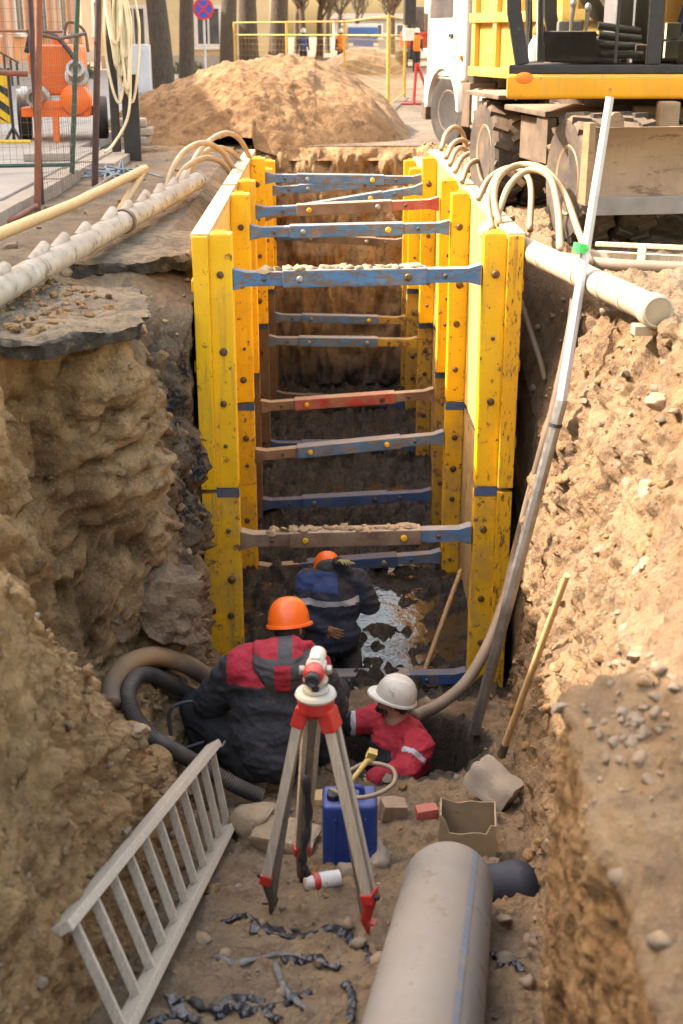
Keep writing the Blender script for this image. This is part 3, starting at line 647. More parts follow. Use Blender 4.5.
slab('asphalt_slab', 'smaller asphalt ledge beside the near end of the yellow shoring', [(-1.85, 9.75), (-1.35, 9.95), (-1.0, 10.2), (-1.02, 11.4), (-1.5, 11.8), (-2.0, 10.9)], .0, .14, 8)

# ------------------------------------------------------------------ trench boxes
def strut(parent, y, zl, zr, cols, x0=-.66, x1=1.2, h=.115, mud=False):
    xa, xb = x0+.42*random.uniform(.85, 1.1), x1-.42*random.uniform(.9, 1.2)
    zz = lambda x: zl+(zr-zl)*(x-x0)/(x1-x0)
    mb = MB(); mb.beam((xa, y, zz(xa)), (xb, y, zz(xb)), .15, h)
    s = mb.build('strut', M[cols[1]], parent, None, None, .012)
    for xs, xe, c in ((x0, xa+.06, cols[0]), (x1, xb-.06, cols[2])):
        sg = 1 if xe > xs else -1; mb = MB(); hh = h*.41
        pr = [(xs, h*.62), (xs+sg*.025, h*.58), (xs+sg*.10, hh), (xe, hh)]
        poly = [(x, y-.055, zz(x)+d) for x, d in pr] + [(x, y-.055, zz(x)-d) for x, d in reversed(pr)]
        mb.prism(poly, (0, .11, 0)); mb.build('end_sleeve', M[c], s, None, None, .006)
    for x, yy, c, rr in ((xa+.13, -.078, random.choice(['bolt_yellow', 'bolt_grey']), .027), (xb-.14, -.078, random.choice(['bolt_yellow', 'bolt', 'bolt_grey']), .029), (xa-.14, -.057, 'mech_dark', .018), (xb+.14, -.057, 'mech_dark', .018)):
        mb = MB(); mb.lathe([(rr*.95, 0), (rr, .006), (rr*.8, .016), (rr*.3, .02)], (x, y+yy, zz(x)), (0, -1, 0), 12); mb.build('pin', M[c], s, None, 40)
    if mud:
        mb = MB(); rnd = random.Random(3)
        for i in range(46):
            x = xa-.15+ (xb-xa+.1)*rnd.random()**1.25; mb.rock((x, y+rnd.uniform(-.05, .05), zz(x)+h*.5+.005), .022+.022*rnd.random(), i*1.1, 1, (1.3, 1, .55))
        mb.build('caked_mud', M['stone_tan'], s, None, 80)
    return s
def shore_post(parent, x, y, z0, z1, mt, blue=None):
    w, d = .175, .17
    mb = MB(); mb.bx(x-w/2, x+w/2, y-d/2, y+d/2, z0, z1-.03)
    mb.add([(x-w/2+.03, y-d/2+.0, z1-.031), (x+w/2-.03, y-d/2, z1-.031), (x+w/2-.05, y-d/2+.02, z1+.0), (x-w/2+.05, y-d/2+.02, z1)], [(0, 1, 2, 3)])
    o = mb.build('post', M[mt], parent, None, None, .014)
    z = z1-.33
    while z > z0+.15:
        big = random.random() < .65
        mb = MB(); rr = random.uniform(.026, .034) if big else random.uniform(.014, .02)
        mb.lathe([(rr, 0), (rr, .012), (rr*.7, .022), (rr*.2, .024)], (x+random.uniform(-.01, .01), y-d/2+.001, z), (0, -1, 0), 12)
        mb.build('bolt', M['bolt' if big else 'mech_dark'], o, None, 40); z -= random.uniform(.26, .66)
    if blue is not None:
        mb = MB(); mb.bx(x-w/2-.004, x+w/2+.004, y-d/2-.006, y-d/2+.03, blue-.035, blue+.035); mb.build('connector', M['blue_dark'], o, None, None, .004)
    return o
def trench_box(label, y0, y1, z0, z1, posts, struts, mats, group='yellow trench boxes', top=True, xl=-.95, xr=1.5):
    t = thing('trench_box', label, 'trench box', ((xl+xr)/2, (y0+y1)/2, z0), group)
    for sg, xo, xi in ((-1, xl, xl+.11), (1, xr, xr-.11)):
        mb = MB(); x0, x1 = min(xo, xi), max(xo, xi)
        mb.bx(x0, x1, y0+.06, y1-.06, z0, z1-.05)
        mb.build('side_panel', M[mats[1] if sg > 0 else mats[1]], t, None, None, .01)
        mb = MB()
        for ye in (y0, y1-.06): mb.bx(x0-.004, x1+.004, ye, ye+.06, z0, z1-.02)
        for zz in np.arange(z0+.3, z1-.2, .62): mb.bx(xo-.03 if sg < 0 else xo, xo if sg < 0 else xo+.03, y0+.1, y1-.1, zz, zz+.09)
        mb.build('panel_frame', M[mats[2] if sg > 0 else mats[0]], t, None, None, .008)
        if top:
            mb = MB(); mb.bx(x0-.012, x1+.012, y0+.02, y1-.02, z1-.05, z1+.0); mb.build('top_rail', M['panel_out'], t, None, None, .012)
        for k, yp in enumerate(posts):
            xp = xi + (-1 if sg > 0 else 1)*.0895
            shore_post(t, xp, yp, z0, z1+(.02 if top else -.02), mats[3] if sg < 0 else mats[4], (z1-.03 if not top else None))
    for a in struts: strut(t, *a[:4], **(a[4] if len(a) > 4 else {}))
    return t
ZT, ZJ, ZB = .22, -1.77, -4.1
trench_box('upper near yellow trench box with worn blue struts, standing out of the ground', 9.68, 13.0, ZJ, ZT, (9.82, 12.35),
  [(9.8, -.13, -.10, ('blue', 'blue', 'blue'), dict(mud=True, h=.128)), (12.32, -.14, -.10, ('blue', 'blue', 'blue'))], ('yellow', 'panel_in', 'yellow_rusty', 'yellow', 'yellow'))
trench_box('lower near yellow trench box sunk in the mud around the kneeling worker', 9.70, 13.0, ZB, ZJ-.02, (9.83, 12.36),
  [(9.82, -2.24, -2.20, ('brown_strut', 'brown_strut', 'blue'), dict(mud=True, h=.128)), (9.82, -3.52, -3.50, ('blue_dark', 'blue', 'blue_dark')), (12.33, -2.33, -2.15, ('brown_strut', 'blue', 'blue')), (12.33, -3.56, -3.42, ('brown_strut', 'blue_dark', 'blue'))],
  ('yellow_low', 'panel_low', 'yellow_rusty', 'yellow_low', 'yellow_low'), top=False)
trench_box('upper middle yellow trench box, its struts blue with brown centre', 13.06, 17.15, ZJ, ZT, (13.5, 16.0),
  [(13.48, -.10, -.02, ('blue', 'brown_strut', 'red_strut')), (16.0, -.02, -.05, ('blue', 'blue', 'blue')), (15.7, -.42, -.12, ('brown_strut', 'blue', 'blue'))], ('yellow', 'panel_in', 'yellow', 'yellow', 'yellow'))
trench_box('lower middle yellow trench box with one red strut across it', 13.08, 17.15, ZB, ZJ-.02, (13.6, 16.1),
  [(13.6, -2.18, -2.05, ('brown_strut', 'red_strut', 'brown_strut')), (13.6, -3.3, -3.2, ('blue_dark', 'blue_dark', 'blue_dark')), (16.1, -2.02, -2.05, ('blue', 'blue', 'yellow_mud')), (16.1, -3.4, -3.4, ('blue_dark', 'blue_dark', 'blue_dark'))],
  ('yellow_mud', 'panel_low', 'yellow_mud', 'brown_post', 'yellow_mud'), top=False)
trench_box('upper far yellow trench box below the sand heap', 17.25, 20.0, ZJ, -.12, (18.3, 19.5),
  [(18.3, -.42, -.30, ('blue', 'blue', 'mech')), (19.4, -1.2, -1.3, ('blue_dark', 'mech', 'mech'))], ('yellow', 'panel_in', 'yellow', 'yellow', 'yellow'))
trench_box('lower far trench box, muddy, deep in the end of the trench', 17.25, 20.0, ZB, ZJ-.02, (18.4, 19.5),
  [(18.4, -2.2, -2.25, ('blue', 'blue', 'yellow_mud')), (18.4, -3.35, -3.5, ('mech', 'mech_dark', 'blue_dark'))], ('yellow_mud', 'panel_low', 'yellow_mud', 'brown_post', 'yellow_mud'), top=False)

# ------------------------------------------------------------------ people
def hand(name, wrist, aim, palm_up, mt, parent, curl=.6, size=.185, sidek=1):
    """five separate bent fingers on a palm; aim = towards the fingertips, palm_up = back-of-hand normal"""
    w = Vector(wrist); f = Vector(aim).normalized(); u = Vector(palm_up); u = (u-f*u.dot(f)).normalized(); s = f.cross(u)*sidek
    k = size/.19; P = []
    P.append(('c', w, .026*k, w+f*.05*k, .027*k))
    for a in (-.028, -.01, .01, .028): P.append(('c', w+f*.02*k+s*a*.8*k, .017*k, w+f*.085*k+s*a*1.15*k, .0125*k))
    for a, ln in ((-.033, .062), (-.011, .078), (.011, .085), (.033, .074)):
        p = w+f*.088*k+s*a*1.15*k; d = f.copy(); r = .0105*k
        for i, fr in enumerate((.45, .32, .23)):
            d = (d - u*curl*(.45+.25*i)).normalized(); q = p+d*ln*k*fr; P.append(('c', p, r, q, r*.93)); p = q; r *= .93
    p = w+f*.025*k+s*.03*k; d = (f*.55+s*.8-u*.25).normalized()
    for fr, r in ((.05, .0145), (.035, .012), (.025, .0105)):
        q = p+d*fr*k; P.append(('c', p, r*k, q, r*.92*k)); p = q; d = (d+f*.35-u*curl*.3).normalized()
    return blob(name, P, mt, parent, .0045, 3)
def rot_to(fwd, up=(0, 0, 1)):
    y = Vector(fwd).normalized(); z = Vector(up); z = (z-y*z.dot(y)).normalized(); x = y.cross(z)
    return Matrix((x, y, z)).transposed()
def head_prims(c, fwd, up=(0, 0, 1)):
    Rm = rot_to(fwd, up); c = Vector(c); q = lambda x, y, z: c+Rm @ Vector((x, y, z))
    return [('e', q(0, -.012, .03), (.077, .097, .092), Rm), ('e', q(0, .022, -.045), (.058, .068, .07), Rm), ('c', q(0, .085, .012), .012, q(0, .107, -.02), .016),
            ('c', q(-.03, .078, .018), .02, q(.03, .078, .018), .02), ('c', q(-.022, .085, -.062), .010, q(.022, .085, -.062), .010), ('e', q(0, .075, -.095), (.024, .02, .02), Rm),
            ('e', q(-.079, -.005, -.01), (.012, .022, .034), Rm), ('e', q(.079, -.005, -.01), (.012, .022, .034), Rm)], q, Rm
def face_bits(q, Rm, body):
    for sx in (-1, 1):
        mb = MB(); mb.ell(q(sx*.032, .083, .002), (.014, .009, .008), Rm); mb.build('eye', M['trim_w'], body, None, 180)
def helmet(name, c, fwd, up, mt, parent, k=1.0, ridge=False):
    Rm = rot_to(fwd, up); c = Vector(c); seg, rings = 40, 14; vs, fs = [], []
    for i in range(rings+1):
        t = i/rings*math.pi/2
        for j in range(seg):
            a = 2*math.pi*j/seg; cx, cy = math.cos(a), math.sin(a)
            r = math.cos(t)**.75 if t < math.pi/2-.001 else .02
            z = math.sin(t)**.92*.152
            if ridge:
                for o in (-.05, 0, .05):
                    if abs(cx*r*.115-o) < .012: z += .006
            vs.append(Vector((cx*r*.118, cy*r*.143, z)))
    for i in range(rings):
        for j in range(seg):
            j2 = (j+1) % seg; fs.append((i*seg+j, i*seg+j2, (i+1)*seg+j2, (i+1)*seg+j))
    fs.append(tuple(range(rings*seg, (rings+1)*seg)))
    b0 = len(vs)
    for (s, dz) in ((1.02, -.004), (1.0, -.018), (1.0, -.002)):   # brim
        for j in range(seg):
            a = 2*math.pi*j/seg; cx, cy = math.cos(a), math.sin(a); pk = max(0, cy)**2*.042+.011
            e = pk if s > 1.01 else (pk+.003 if dz < -.01 else -.006)
            vs.append(Vector((cx*(.118+e*.8), cy*(.143+e), dz-(max(0, cy)**2)*.010*(1 if e > 0 else 0))))
    for (a_, b_) in ((0, -1), (0, 1), (1, 2)):
        for j in range(seg):
            j2 = (j+1) % seg; p = (j, j2) if b_ == -1 else (b0+b_*seg+j, b0+b_*seg+j2)
            fs.append((b0+a_*seg+j, b0+a_*seg+j2, p[1], p[0]))
    mb = MB(); mb.add([c + Rm @ (v*k) for v in vs], fs)
    return mb.build(name, M[mt], parent, None, 50)

def crouching_man():
    t = thing('person', 'crouching worker in charcoal and red hooded jacket and orange hard hat', 'person', (-.38, 7.35, gz(-.38, 7.35)))
    sh_l, sh_r = Vector((-.52, 7.32, -2.13)), Vector((-.08, 7.36, -2.14)); neck = Vector((-.26, 7.38, -2.03)); hc = at(289, 628, 7.52)
    el_l, el_r = Vector((-.74, 7.5, -2.47)), Vector((.06, 7.55, -2.52)); wr_l, wr_r = Vector((-.50, 7.82, -2.58)), Vector((.04, 7.9, -2.66))
    pel = Vector((-.36, 7.28, -2.70)); kn_l, kn_r = Vector((-.84, 7.62, -2.58)), Vector((.06, 7.85, -2.6)); an_l, an_r = Vector((-.72, 7.50, -2.97)), Vector((-.02, 7.72, -2.98))
    fwd = Vector((.35, 1, -.35)); hp, q, Rm = head_prims(hc, fwd, (.05, .25, 1))
    body = blob('body', hp+[('c', neck, .06, hc-Vector((0, .02, .06)), .06), ('c', pel, .13, neck, .08), ('c', sh_l, .06, el_l, .045), ('c', el_l, .045, wr_l, .032), ('c', sh_r, .06, el_r, .045), ('c', el_r, .045, wr_r, .032),
        ('c', sh_l, .07, sh_r, .07), ('c', pel, .12, kn_l, .07), ('c', kn_l, .065, an_l, .045), ('c', pel, .12, kn_r, .07), ('c', kn_r, .065, an_r, .045)], M['skin'], t, .012, 4)
    face_bits(q, Rm, body)
    J = [('e', (-.32, 7.33, -2.38), (.275, .21, .33)), ('e', (-.34, 7.27, -2.58), (.265, .21, .21)), ('e', (-.31, 7.33, -2.22), (.29, .19, .17)), ('c', sh_l, .125, sh_r, .125), ('c', (-.45, 7.34, -2.08), .1, (-.15, 7.36, -2.08), .1),
         ('c', sh_l, .125, el_l, .115), ('c', el_l, .11, wr_l, .075), ('c', sh_r, .125, el_r, .11), ('c', el_r, .105, wr_r, .072), ('c', (-.35, 7.24, -2.66), .20, (-.32, 7.24, -2.68), .20)]
    zy = -2.185
    blob('jacket', J, [M['cloth_dark'], M['cloth_red']], t, .014, 7, lambda p, n: 1 if (p.z > zy+.03*(p.x+.3) and -.60 < p.x < .2 and p.y < 7.42) else 0, .013, 7, 3)
    hd = Vector((-.255, 7.27, -2.085))
    Hh = [('e', hd, (.205, .145, .13), Matrix.Rotation(R(18), 3, 'X')), ('e', hd+Vector((0, -.03, -.06)), (.16, .11, .10)), ('c', hd+Vector((-.13, .06, .06)), .07, hd+Vector((.15, .08, .06)), .07), ('e', hd+Vector((.02, .06, .085)), (.13, .10, .075))]
    blob('hood', Hh, [M['cloth_grey'], M['cloth_red']], t, .011, 5, lambda p, n: 1 if (-.045 < p.x-hd.x < .055 and p.z < hd.z+.055) or (p.z > hd.z+.085 and abs(p.x-hd.x-.02) > .045) else 0, .014, 9, 8)
    blob('trousers', [('c', pel+Vector((-.08, 0, -.05)), .17, kn_l, .12), ('c', kn_l, .115, an_l, .085), ('c', pel+Vector((.08, 0, -.05)), .17, kn_r, .12), ('c', kn_r, .115, an_r, .085)], M['cloth_black'], t, .014, 6, None, .01, 8, 1)
    for a, d in ((an_l, (-.2, 1)), (an_r, (.2, 1))):
        mb = [('c', a+Vector((0, -.03, 0)), .055, a+Vector((d[0]*.05, .17, -.03)), .045), ('c', a, .06, a+Vector((0, 0, .08)), .06)]
        blob('boot', mb, M['black'], t, .01, 4)
    blob('hair', [('e', hc+Vector((-.01, -.03, -.01)), (.085, .09, .085)), ('c', hc+Vector((-.05, -.07, -.06)), .035, hc+Vector((.05, -.07, -.06)), .035)], M['hair'], body, .009, 3)
    helmet('helmet', hc+Rm @ Vector((0, -.01, .035)), fwd+Vector((0, 0, .05)), (-.12, .12, 1), 'helmet_o', t, 1.1)
    hand('glove', wr_l, (.3, .6, -.4), (0, -.4, 1), M['glove_b'], t, .7); hand('glove', wr_r, (.2, .6, -.5), (0, -.4, 1), M['glove_b'], t, .7, sidek=-1)
def kneeling_man():
    t = thing('person', 'worker in dark navy jacket with reflective band bending inside the yellow shoring', 'person', (.08, 10.1, -3.6))
    hc = at(327, 573, 10.5); sh_l, sh_r = Vector((-.13, 10.25, -2.80)), Vector((.29, 10.25, -2.80)); neck = Vector((.08, 10.33, -2.75)); pel = Vector((.08, 10.08, -3.2))
    el_r = Vector((.40, 10.18, -3.0)); wr_r = at(338, 563, 10.22); el_l = Vector((-.2, 10.05, -3.05)); wr_l = Vector((.02, 9.93, -3.1))
    kn = [Vector((-.06, 10.3, -3.52)), Vector((.24, 10.3, -3.52))]; an = [Vector((-.08, 9.9, -3.55)), Vector((.26, 9.9, -3.55))]
    fwd = Vector((0, .8, -.6)); hp, q, Rm = head_prims(hc, fwd, (0, .6, .8))
    body = blob('body', hp+[('c', neck, .06, hc, .06), ('c', pel, .13, neck, .09), ('c', sh_l, .06, sh_r, .06), ('c', sh_l, .055, el_l, .045), ('c', el_l, .045, wr_l, .03), ('c', sh_r, .055, el_r, .045), ('c', el_r, .045, wr_r, .03),
        ('c', pel, .11, kn[0], .065), ('c', kn[0], .06, an[0], .045), ('c', pel, .11, kn[1], .065), ('c', kn[1], .06, an[1], .045)], M['skin'], t, .013, 4)
    face_bits(q, Rm, body)
    J = [('e', (.08, 10.14, -3.0), (.24, .17, .27)), ('e', (.08, 10.08, -3.22), (.25, .18, .2)), ('c', sh_l, .105, sh_r, .105), ('c', sh_l, .105, el_l, .08), ('c', el_l, .08, wr_l, .058), ('c', sh_r, .105, el_r, .09), ('c', el_r, .085, wr_r, .055), ('e', (.08, 10.24, -2.85), (.22, .14, .14))]
    def pt(p, n):
        if p.x < .31 and -2.925 < p.z < -2.88: return 2
        if p.x < .12 and p.z >= -2.82 and p.z < -2.70: return 1
        return 0
    blob('jacket', J, [M['cloth_navy'], M['cloth_blue'], M['reflect']], t, .013, 6, pt, .012, 8, 12)
    blob('hood', [('e', neck+Vector((0, -.02, .03)), (.15, .1, .09)), ('e', hc+Vector((0, -.04, -.02)), (.105, .10, .10))], M['cloth_dark'], t, .012, 5, None, .008, 9, 2)
    blob('trousers', [('c', pel, .17, kn[0], .10), ('c', kn[0], .10, an[0], .075), ('c', pel, .17, kn[1], .10), ('c', kn[1], .10, an[1], .075)], M['cloth_black'], t, .014, 5, None, .008, 8, 5)
    for a in an: blob('boot', [('c', a, .055, a+Vector((0, -.16, .0)), .05)], M['black'], t, .011, 4)
    helmet('helmet', hc+Rm @ Vector((0, -.01, .035)), fwd, (0, .55, .8), 'helmet_o', t, 1.02)
    hand('glove', wr_r, (.25, -.35, .25), (0, .2, 1), M['glove_g'], t, .8, sidek=-1); hand('glove', wr_l, (.7, -.2, -.25), (0, -1, .1), M['glove_b'], t, .5)
def pit_man():
    t = thing('person', 'worker in red jacket and white hard hat standing waist deep in the dark pit', 'person', (.53, 8.08, gz(.53, 8.08)))
    hc = at(393, 700, 7.95); sh_l, sh_r = hc+Vector((-.11, .17, -.25)), hc+Vector((.16, -.13, -.28)); neck = hc+Vector((.015, .02, -.16)); pel = Vector((.58, 8.12, -3.42)); fz = gz(.53, 8.08)
    el_l, wr_l = hc+Vector((-.29, .10, -.24)), at(333, 716, 8.0); el_r, wr_r = at(404, 772, 7.62), at(375, 777, 7.48)
    an = [Vector((.47, 8.15, fz+.08)), Vector((.64, 8.0, fz+.08))]; kn = [Vector((.44, 8.12, (fz-3.42)/2)), Vector((.62, 8.0, (fz-3.42)/2))]
    fwd = Vector((-1, .15, .28)); up = (.32, -.05, 1); hp, q, Rm = head_prims(hc, fwd, up)
    body = blob('body', hp+[('c', neck-Vector((0, 0, .05)), .06, hc-Vector((0, 0, .05)), .058), ('c', pel, .13, neck, .08), ('c', sh_l, .06, sh_r, .06), ('c', sh_l, .055, el_l, .045), ('c', el_l, .045, wr_l, .03), ('c', sh_r, .055, el_r, .045), ('c', el_r, .045, wr_r, .03),
        ('c', pel, .11, kn[0], .07), ('c', kn[0], .065, an[0], .05), ('c', pel, .11, kn[1], .07), ('c', kn[1], .065, an[1], .05)], M['skin'], t, .011, 4)
    face_bits(q, Rm, body)
    ch = hc+Vector((.05, .03, -.42))
    J = [('e', ch, (.23, .26, .27)), ('c', ch, .19, pel, .18), ('c', sh_l, .115, sh_r, .125), ('c', sh_l, .11, el_l, .085), ('c', el_l, .085, wr_l, .058), ('c', sh_r, .125, el_r, .10), ('c', el_r, .095, wr_r, .06), ('c', neck+Vector((.0, 0, -.06)), .085, neck+Vector((.01, 0, -.01)), .075)]
    mid_r = sh_r.lerp(el_r, .55); ax = (el_r-sh_r).normalized()
    def pt(p, n):
        if p.x < wr_l.x+.16 and p.y > 7.8: return 0 if p.x < wr_l.x+.125 else 2
        d = (p-mid_r).dot(ax)
        if abs(d) < .018 and (p-mid_r).length < .17 and p.x > hc.x+.05: return 2
        if (p-wr_r).length < .05: return 0
        if p.z < ch.z-.10 and p.y > 7.75: return 0
        if p.x < ch.x-.07 and p.y > 7.72 and p.z < sh_l.z-.05: return 0
        return 1
    blob('jacket', J, [M['cloth_black'], M['cloth_red'], M['reflect']], t, .012, 5, pt, .010, 9, 21)
    blob('collar', [('c', neck+Vector((-.05, .05, .0)), .045, neck+Vector((.07, .04, -.02)), .045), ('c', neck+Vector((.07, .04, -.02)), .045, neck+Vector((.05, -.07, -.03)), .045)], M['cloth_red'], t, .01, 4)
    blob('trousers', [('c', pel, .175, kn[0], .11), ('c', kn[0], .105, an[0], .085), ('c', pel, .175, kn[1], .11), ('c', kn[1], .105, an[1], .085)], M['cloth_black'], t, .014, 5)
    for a in an: blob('boot', [('c', a, .055, a+Vector((-.15, .03, -.03)), .045)], M['black'], t, .011, 4)
    blob('hair', [('e', q(0, -.03, .02), (.083, .09, .085), Rm), ('c', q(-.05, -.085, -.03), .028, q(.05, -.085, -.03), .028)], M['hair'], body, .008, 3)
    blob('beard', [('c', q(-.05, .03, -.075), .02, q(0, .075, -.10), .026), ('c', q(.05, .03, -.075), .02, q(0, .075, -.10), .026)], M['hair'], body, .007, 3)
    helmet('helmet', q(0, -.01, .035), fwd, up, 'helmet_w', t, 1.0, True)
    hand('glove', wr_r, (-.6, -.3, -.3), (0, -.2, 1), M['glove_y'], t, .6, .2); hand('glove', wr_l, (-1, -.1, -.3), (0, 0, 1), M['cloth_black'], t, .6)
crouching_man(); kneeling_man(); pit_man()

# ------------------------------------------------------------------ survey tripod and level
def tripod():
    apex = Vector((-.035, 5.17, -1.18)); feet = [on(-.26, 5.22, .0), on(.205, 5.06, .0), on(-.12, 5.62, .0)]
    t = thing('tripod', 'wooden survey tripod with red head and feet on the trench floor', 'tripod', (feet[0]+feet[1]+feet[2])/3)
    mb = MB(); mb.lathe([(.088, 0), (.094, .012), (.088, .026), (.05, .03)], apex+Vector((0, 0, .0)), (0, 0, 1), 28); mb.build('head_plate', M['level_grey'], t, None, 40)
    mb = MB(); mb.lathe([(.06, -.07), (.08, -.06), (.086, -.004), (.08, 0)], apex, (0, 0, 1), 24); mb.build('head', M['red_pl'], t, None, 40)
    for k, f in enumerate(feet):
        d = (f-apex).normalized(); o = Vector((f.x-apex.x, f.y-apex.y, 0)).normalized(); top = apex+o*.062+Vector((0, 0, -.05)); sd = d.cross(o).normalized()
        l = (f-top).length; foot = f-(f-top).normalized()*.015
        mb = MB(); mb.beam(top-o*.01, top+d*.10, .095, .065, o); leg_cap = mb.build('leg_socket', M['red_pl'], t, None, None, .012)
        mb = MB()
        for sg in (-1, 1): mb.beam(top+d*.07+sd*sg*.031, top+d*(l*.80)+sd*sg*.026, .024, .044, o)
        leg = mb.build('leg', M['wood'], t, None, None, .004)
        mb = MB(); mb.beam(top+d*.12, foot-d*.03, .034, .032, o); mb.build('inner_leg', M['alu'], leg, None, None, .004)
        mb = MB(); mb.beam(top+d*(l*.80), top+d*(l*.845), .088, .06, o); mb.build('clamp', M['red_pl'], leg, None, None, .008)
        mb = MB(); mb.tube([top+d*(l*.84), foot-d*.06, foot-d*.02, foot+d*.03], [.03, .026, .016, .004], 10)
        mb.beam(foot-d*.06, foot-d*.052+o*.05, .04, .012, d); mb.build('foot', M['red_pl' if k == 1 else 'mech'], leg, None, 40)
        mb = MB(); kb = top+d*(l*.82)+o*.03; mb.lathe([(.016, 0), (.018, .008), (.012, .02)], kb, o, 12); mb.build('knob', M['black'], leg, None, 40)
    # strap hanging from the back leg
    a = apex+(feet[0]-apex)*.45; mb = MB()
    pth = bez([a+Vector((.05, .12, .05)), a+Vector((.06, .14, -.2)), a+Vector((.03, .13, -.42)), a+Vector((.05, .14, -.52))], 24)
    mb.tube(pth, [.012+.012*abs(math.sin(i*.7)) for i in range(25)], 7); mb.build('strap', M['black'], t, None, 180)
    c = apex+Vector((0, 0, .033))
    lv = thing('surveying_level', 'cream and red optical level mounted on the survey tripod', 'surveying level', c)
    mb = MB(); mb.lathe([(.058, 0), (.062, .006), (.06, .018), (.03, .02)], c, (0, 0, 1), 28); base = mb.build('base_plate', M['level_grey'], lv, None, 40)
    for k in range(3):
        a = k*2.094+.5; p = c+Vector((.046*math.cos(a), .046*math.sin(a), .018)); mb = MB(); mb.lathe([(.013, 0), (.018, .004), (.018, .022), (.012, .026)], p, (0, 0, 1), 14); mb.build('foot_screw', M['black'], base, None, 40)
    mb = MB(); mb.lathe([(.035, .02), (.045, .036), (.054, .042), (.056, .056), (.048, .062), (.044, .08)], c, (0, 0, 1), 28); mb.build('circle', M['level_grey'], lv, None, 40)
    ax = Vector((-.12, -.9, -.10)).normalized(); m0 = c+Vector((.0, 0, .105))
    mb = MB(); mb.box(m0+Vector((0, .0, -.015)), (.088, .12, .075), rot_to(-ax)); mb.v = [m0+(v-m0)*1.02 for v in mb.v]; mb.build('housing', M['level_grey'], lv, None, 50, .022, 3)
    mb = MB(); mb.lathe([(.028, -.10), (.036, -.098), (.037, -.04), (.036, -.03), (.036, .03)], m0+Vector((0, 0, .02)), ax, 24); mb.build('telescope', M['level_grey'], lv, None, 40)
    mb = MB(); mb.lathe([(.045, .03), (.048, .036), (.044, .075), (.036, .084)], m0+Vector((0, 0, .006)), ax, 24); mb.build('eyepiece_ring', M['red_pl'], lv, None, 40)
    mb = MB(); mb.lathe([(.028, .08), (.033, .084), (.033, .11), (.026, .114), (.018, .106)], m0+Vector((0, 0, .006)), ax, 20); mb.build('eyepiece', M['black'], lv, None, 40)
    for sx in (-1, 1):
        mb = MB(); mb.lathe([(.016, 0), (.02, .004), (.02, .024), (.014, .028)], m0+Vector((sx*.046, 0, -.005)), (sx, 0, 0), 14); mb.build('focus_knob', M['steel'], lv, None, 40)
    mb = MB(); mb.bx(m0.x-.02, m0.x+.02, m0.y-.02, m0.y+.03, m0.z+.05, m0.z+.064); mb.build('sight', M['level_grey'], lv, None, None, .004)
tripod()

# ------------------------------------------------------------------ ladder
def ladder():
    b0, b1 = Vector((-.76, 3.75, gz(-.76, 3.75)+.07)), at(231, 828, 6.62); t0, t1 = at(60, 931, 3.95), at(214, 745, 6.72)
    b1.z = max(b1.z, gz(b1.x, b1.y)+.03)
    t = thing('ladder', 'weathered wooden ladder on its side against the earth bank', 'ladder', b0)
    n = (t0-b0).cross(b1-b0).normalized(); up = (t0-b0).normalized()
    for a, b in ((b0, b1), (t0, t1)):
        mb = MB(); P = [a.lerp(b, i/12) for i in range(13)]
        for i in range(12): pass
        mb.beam(a, b, .042, .09, n); mb.build('rail', M['wood'], t, None, None, .006)
    for i in range(11):
        u = .045+.92*i/10
        mb = MB(); mb.beam(b0.lerp(b1, u)+up*.02, t0.lerp(t1, u)-up*.02, .040, .026, (b1-b0).cross(up).cross(up)); mb.build('rung', M['wood'], t, None, None, .005)
    mb = MB(); a = t1-(t1-t0).normalized()*.04; mb.tube(bez([a, a+Vector((.05, .02, -.01)), a+Vector((.07, .03, .02))], 6), .006, 6); mb.build('nail', M['steel'], t, None, 60)
ladder()

# ------------------------------------------------------------------ pipes and small things on the floor
def big_pipe():
    a, b = Vector((.60, 5.27, -2.265)), Vector((.06, 1.92, -1.13)); d = (b-a).normalized(); L = (b-a).length; r = .216
    t = thing('large_pipe', 'large grey plastic pipe with a blue stripe lying along the floor', 'pipe', a-Vector((0, 0, r)))
    mb = MB(); prof = [(r*.9, .0+.35), (r*.9, 0), (r*.96, -.004), (r, .01)]
    prof += [(r*(1+.004*math.sin(i*2.1)), .01+(L-.01)*i/40) for i in range(1, 41)]
    mb.lathe(prof, a, d, 56); mb.build('pipe_wall', M['grey_pipe'], t, None, 50)
    x = d.cross(Vector((0, 0, 1))).normalized(); u = x.cross(d)
    if x.x < 0: x = -x
    mb = MB(); vs = []; nn = 60
    for i in range(nn+1):
        p = a+d*(.02+(L-.04)*i/nn)
        for ang in (.345, .385, .425): q = x*math.sin(ang*1.55)+u*math.cos(ang*1.55); vs.append(p+q*(r+.0025))
    fs = [(i*3+j, i*3+j+1, i*3+j+4, i*3+j+3) for i in range(nn) for j in range(2)]
    mb.add(vs, fs); mb.build('stripe', M['pipe_blue'], t, None, 180)
big_pipe()
p = at(512, 902, 5.75); p0 = at(492, 892, 5.5); p.z += .0
mb = MB(); dd = Vector((1, .35, -.12)).normalized(); c0 = p0-dd*.1
mb.lathe([(.10, .0), (.135, .0), (.14, .02), (.14, .19), (.146, .2), (.146, .27), (.13, .30), (.09, .32), (.03, .325)], c0, dd, 36)
tag(mb.build('pipe_stub', M['navy_pl'], None, c0, 50), 'short black plastic pipe end lying beside the large grey pipe', 'pipe end')
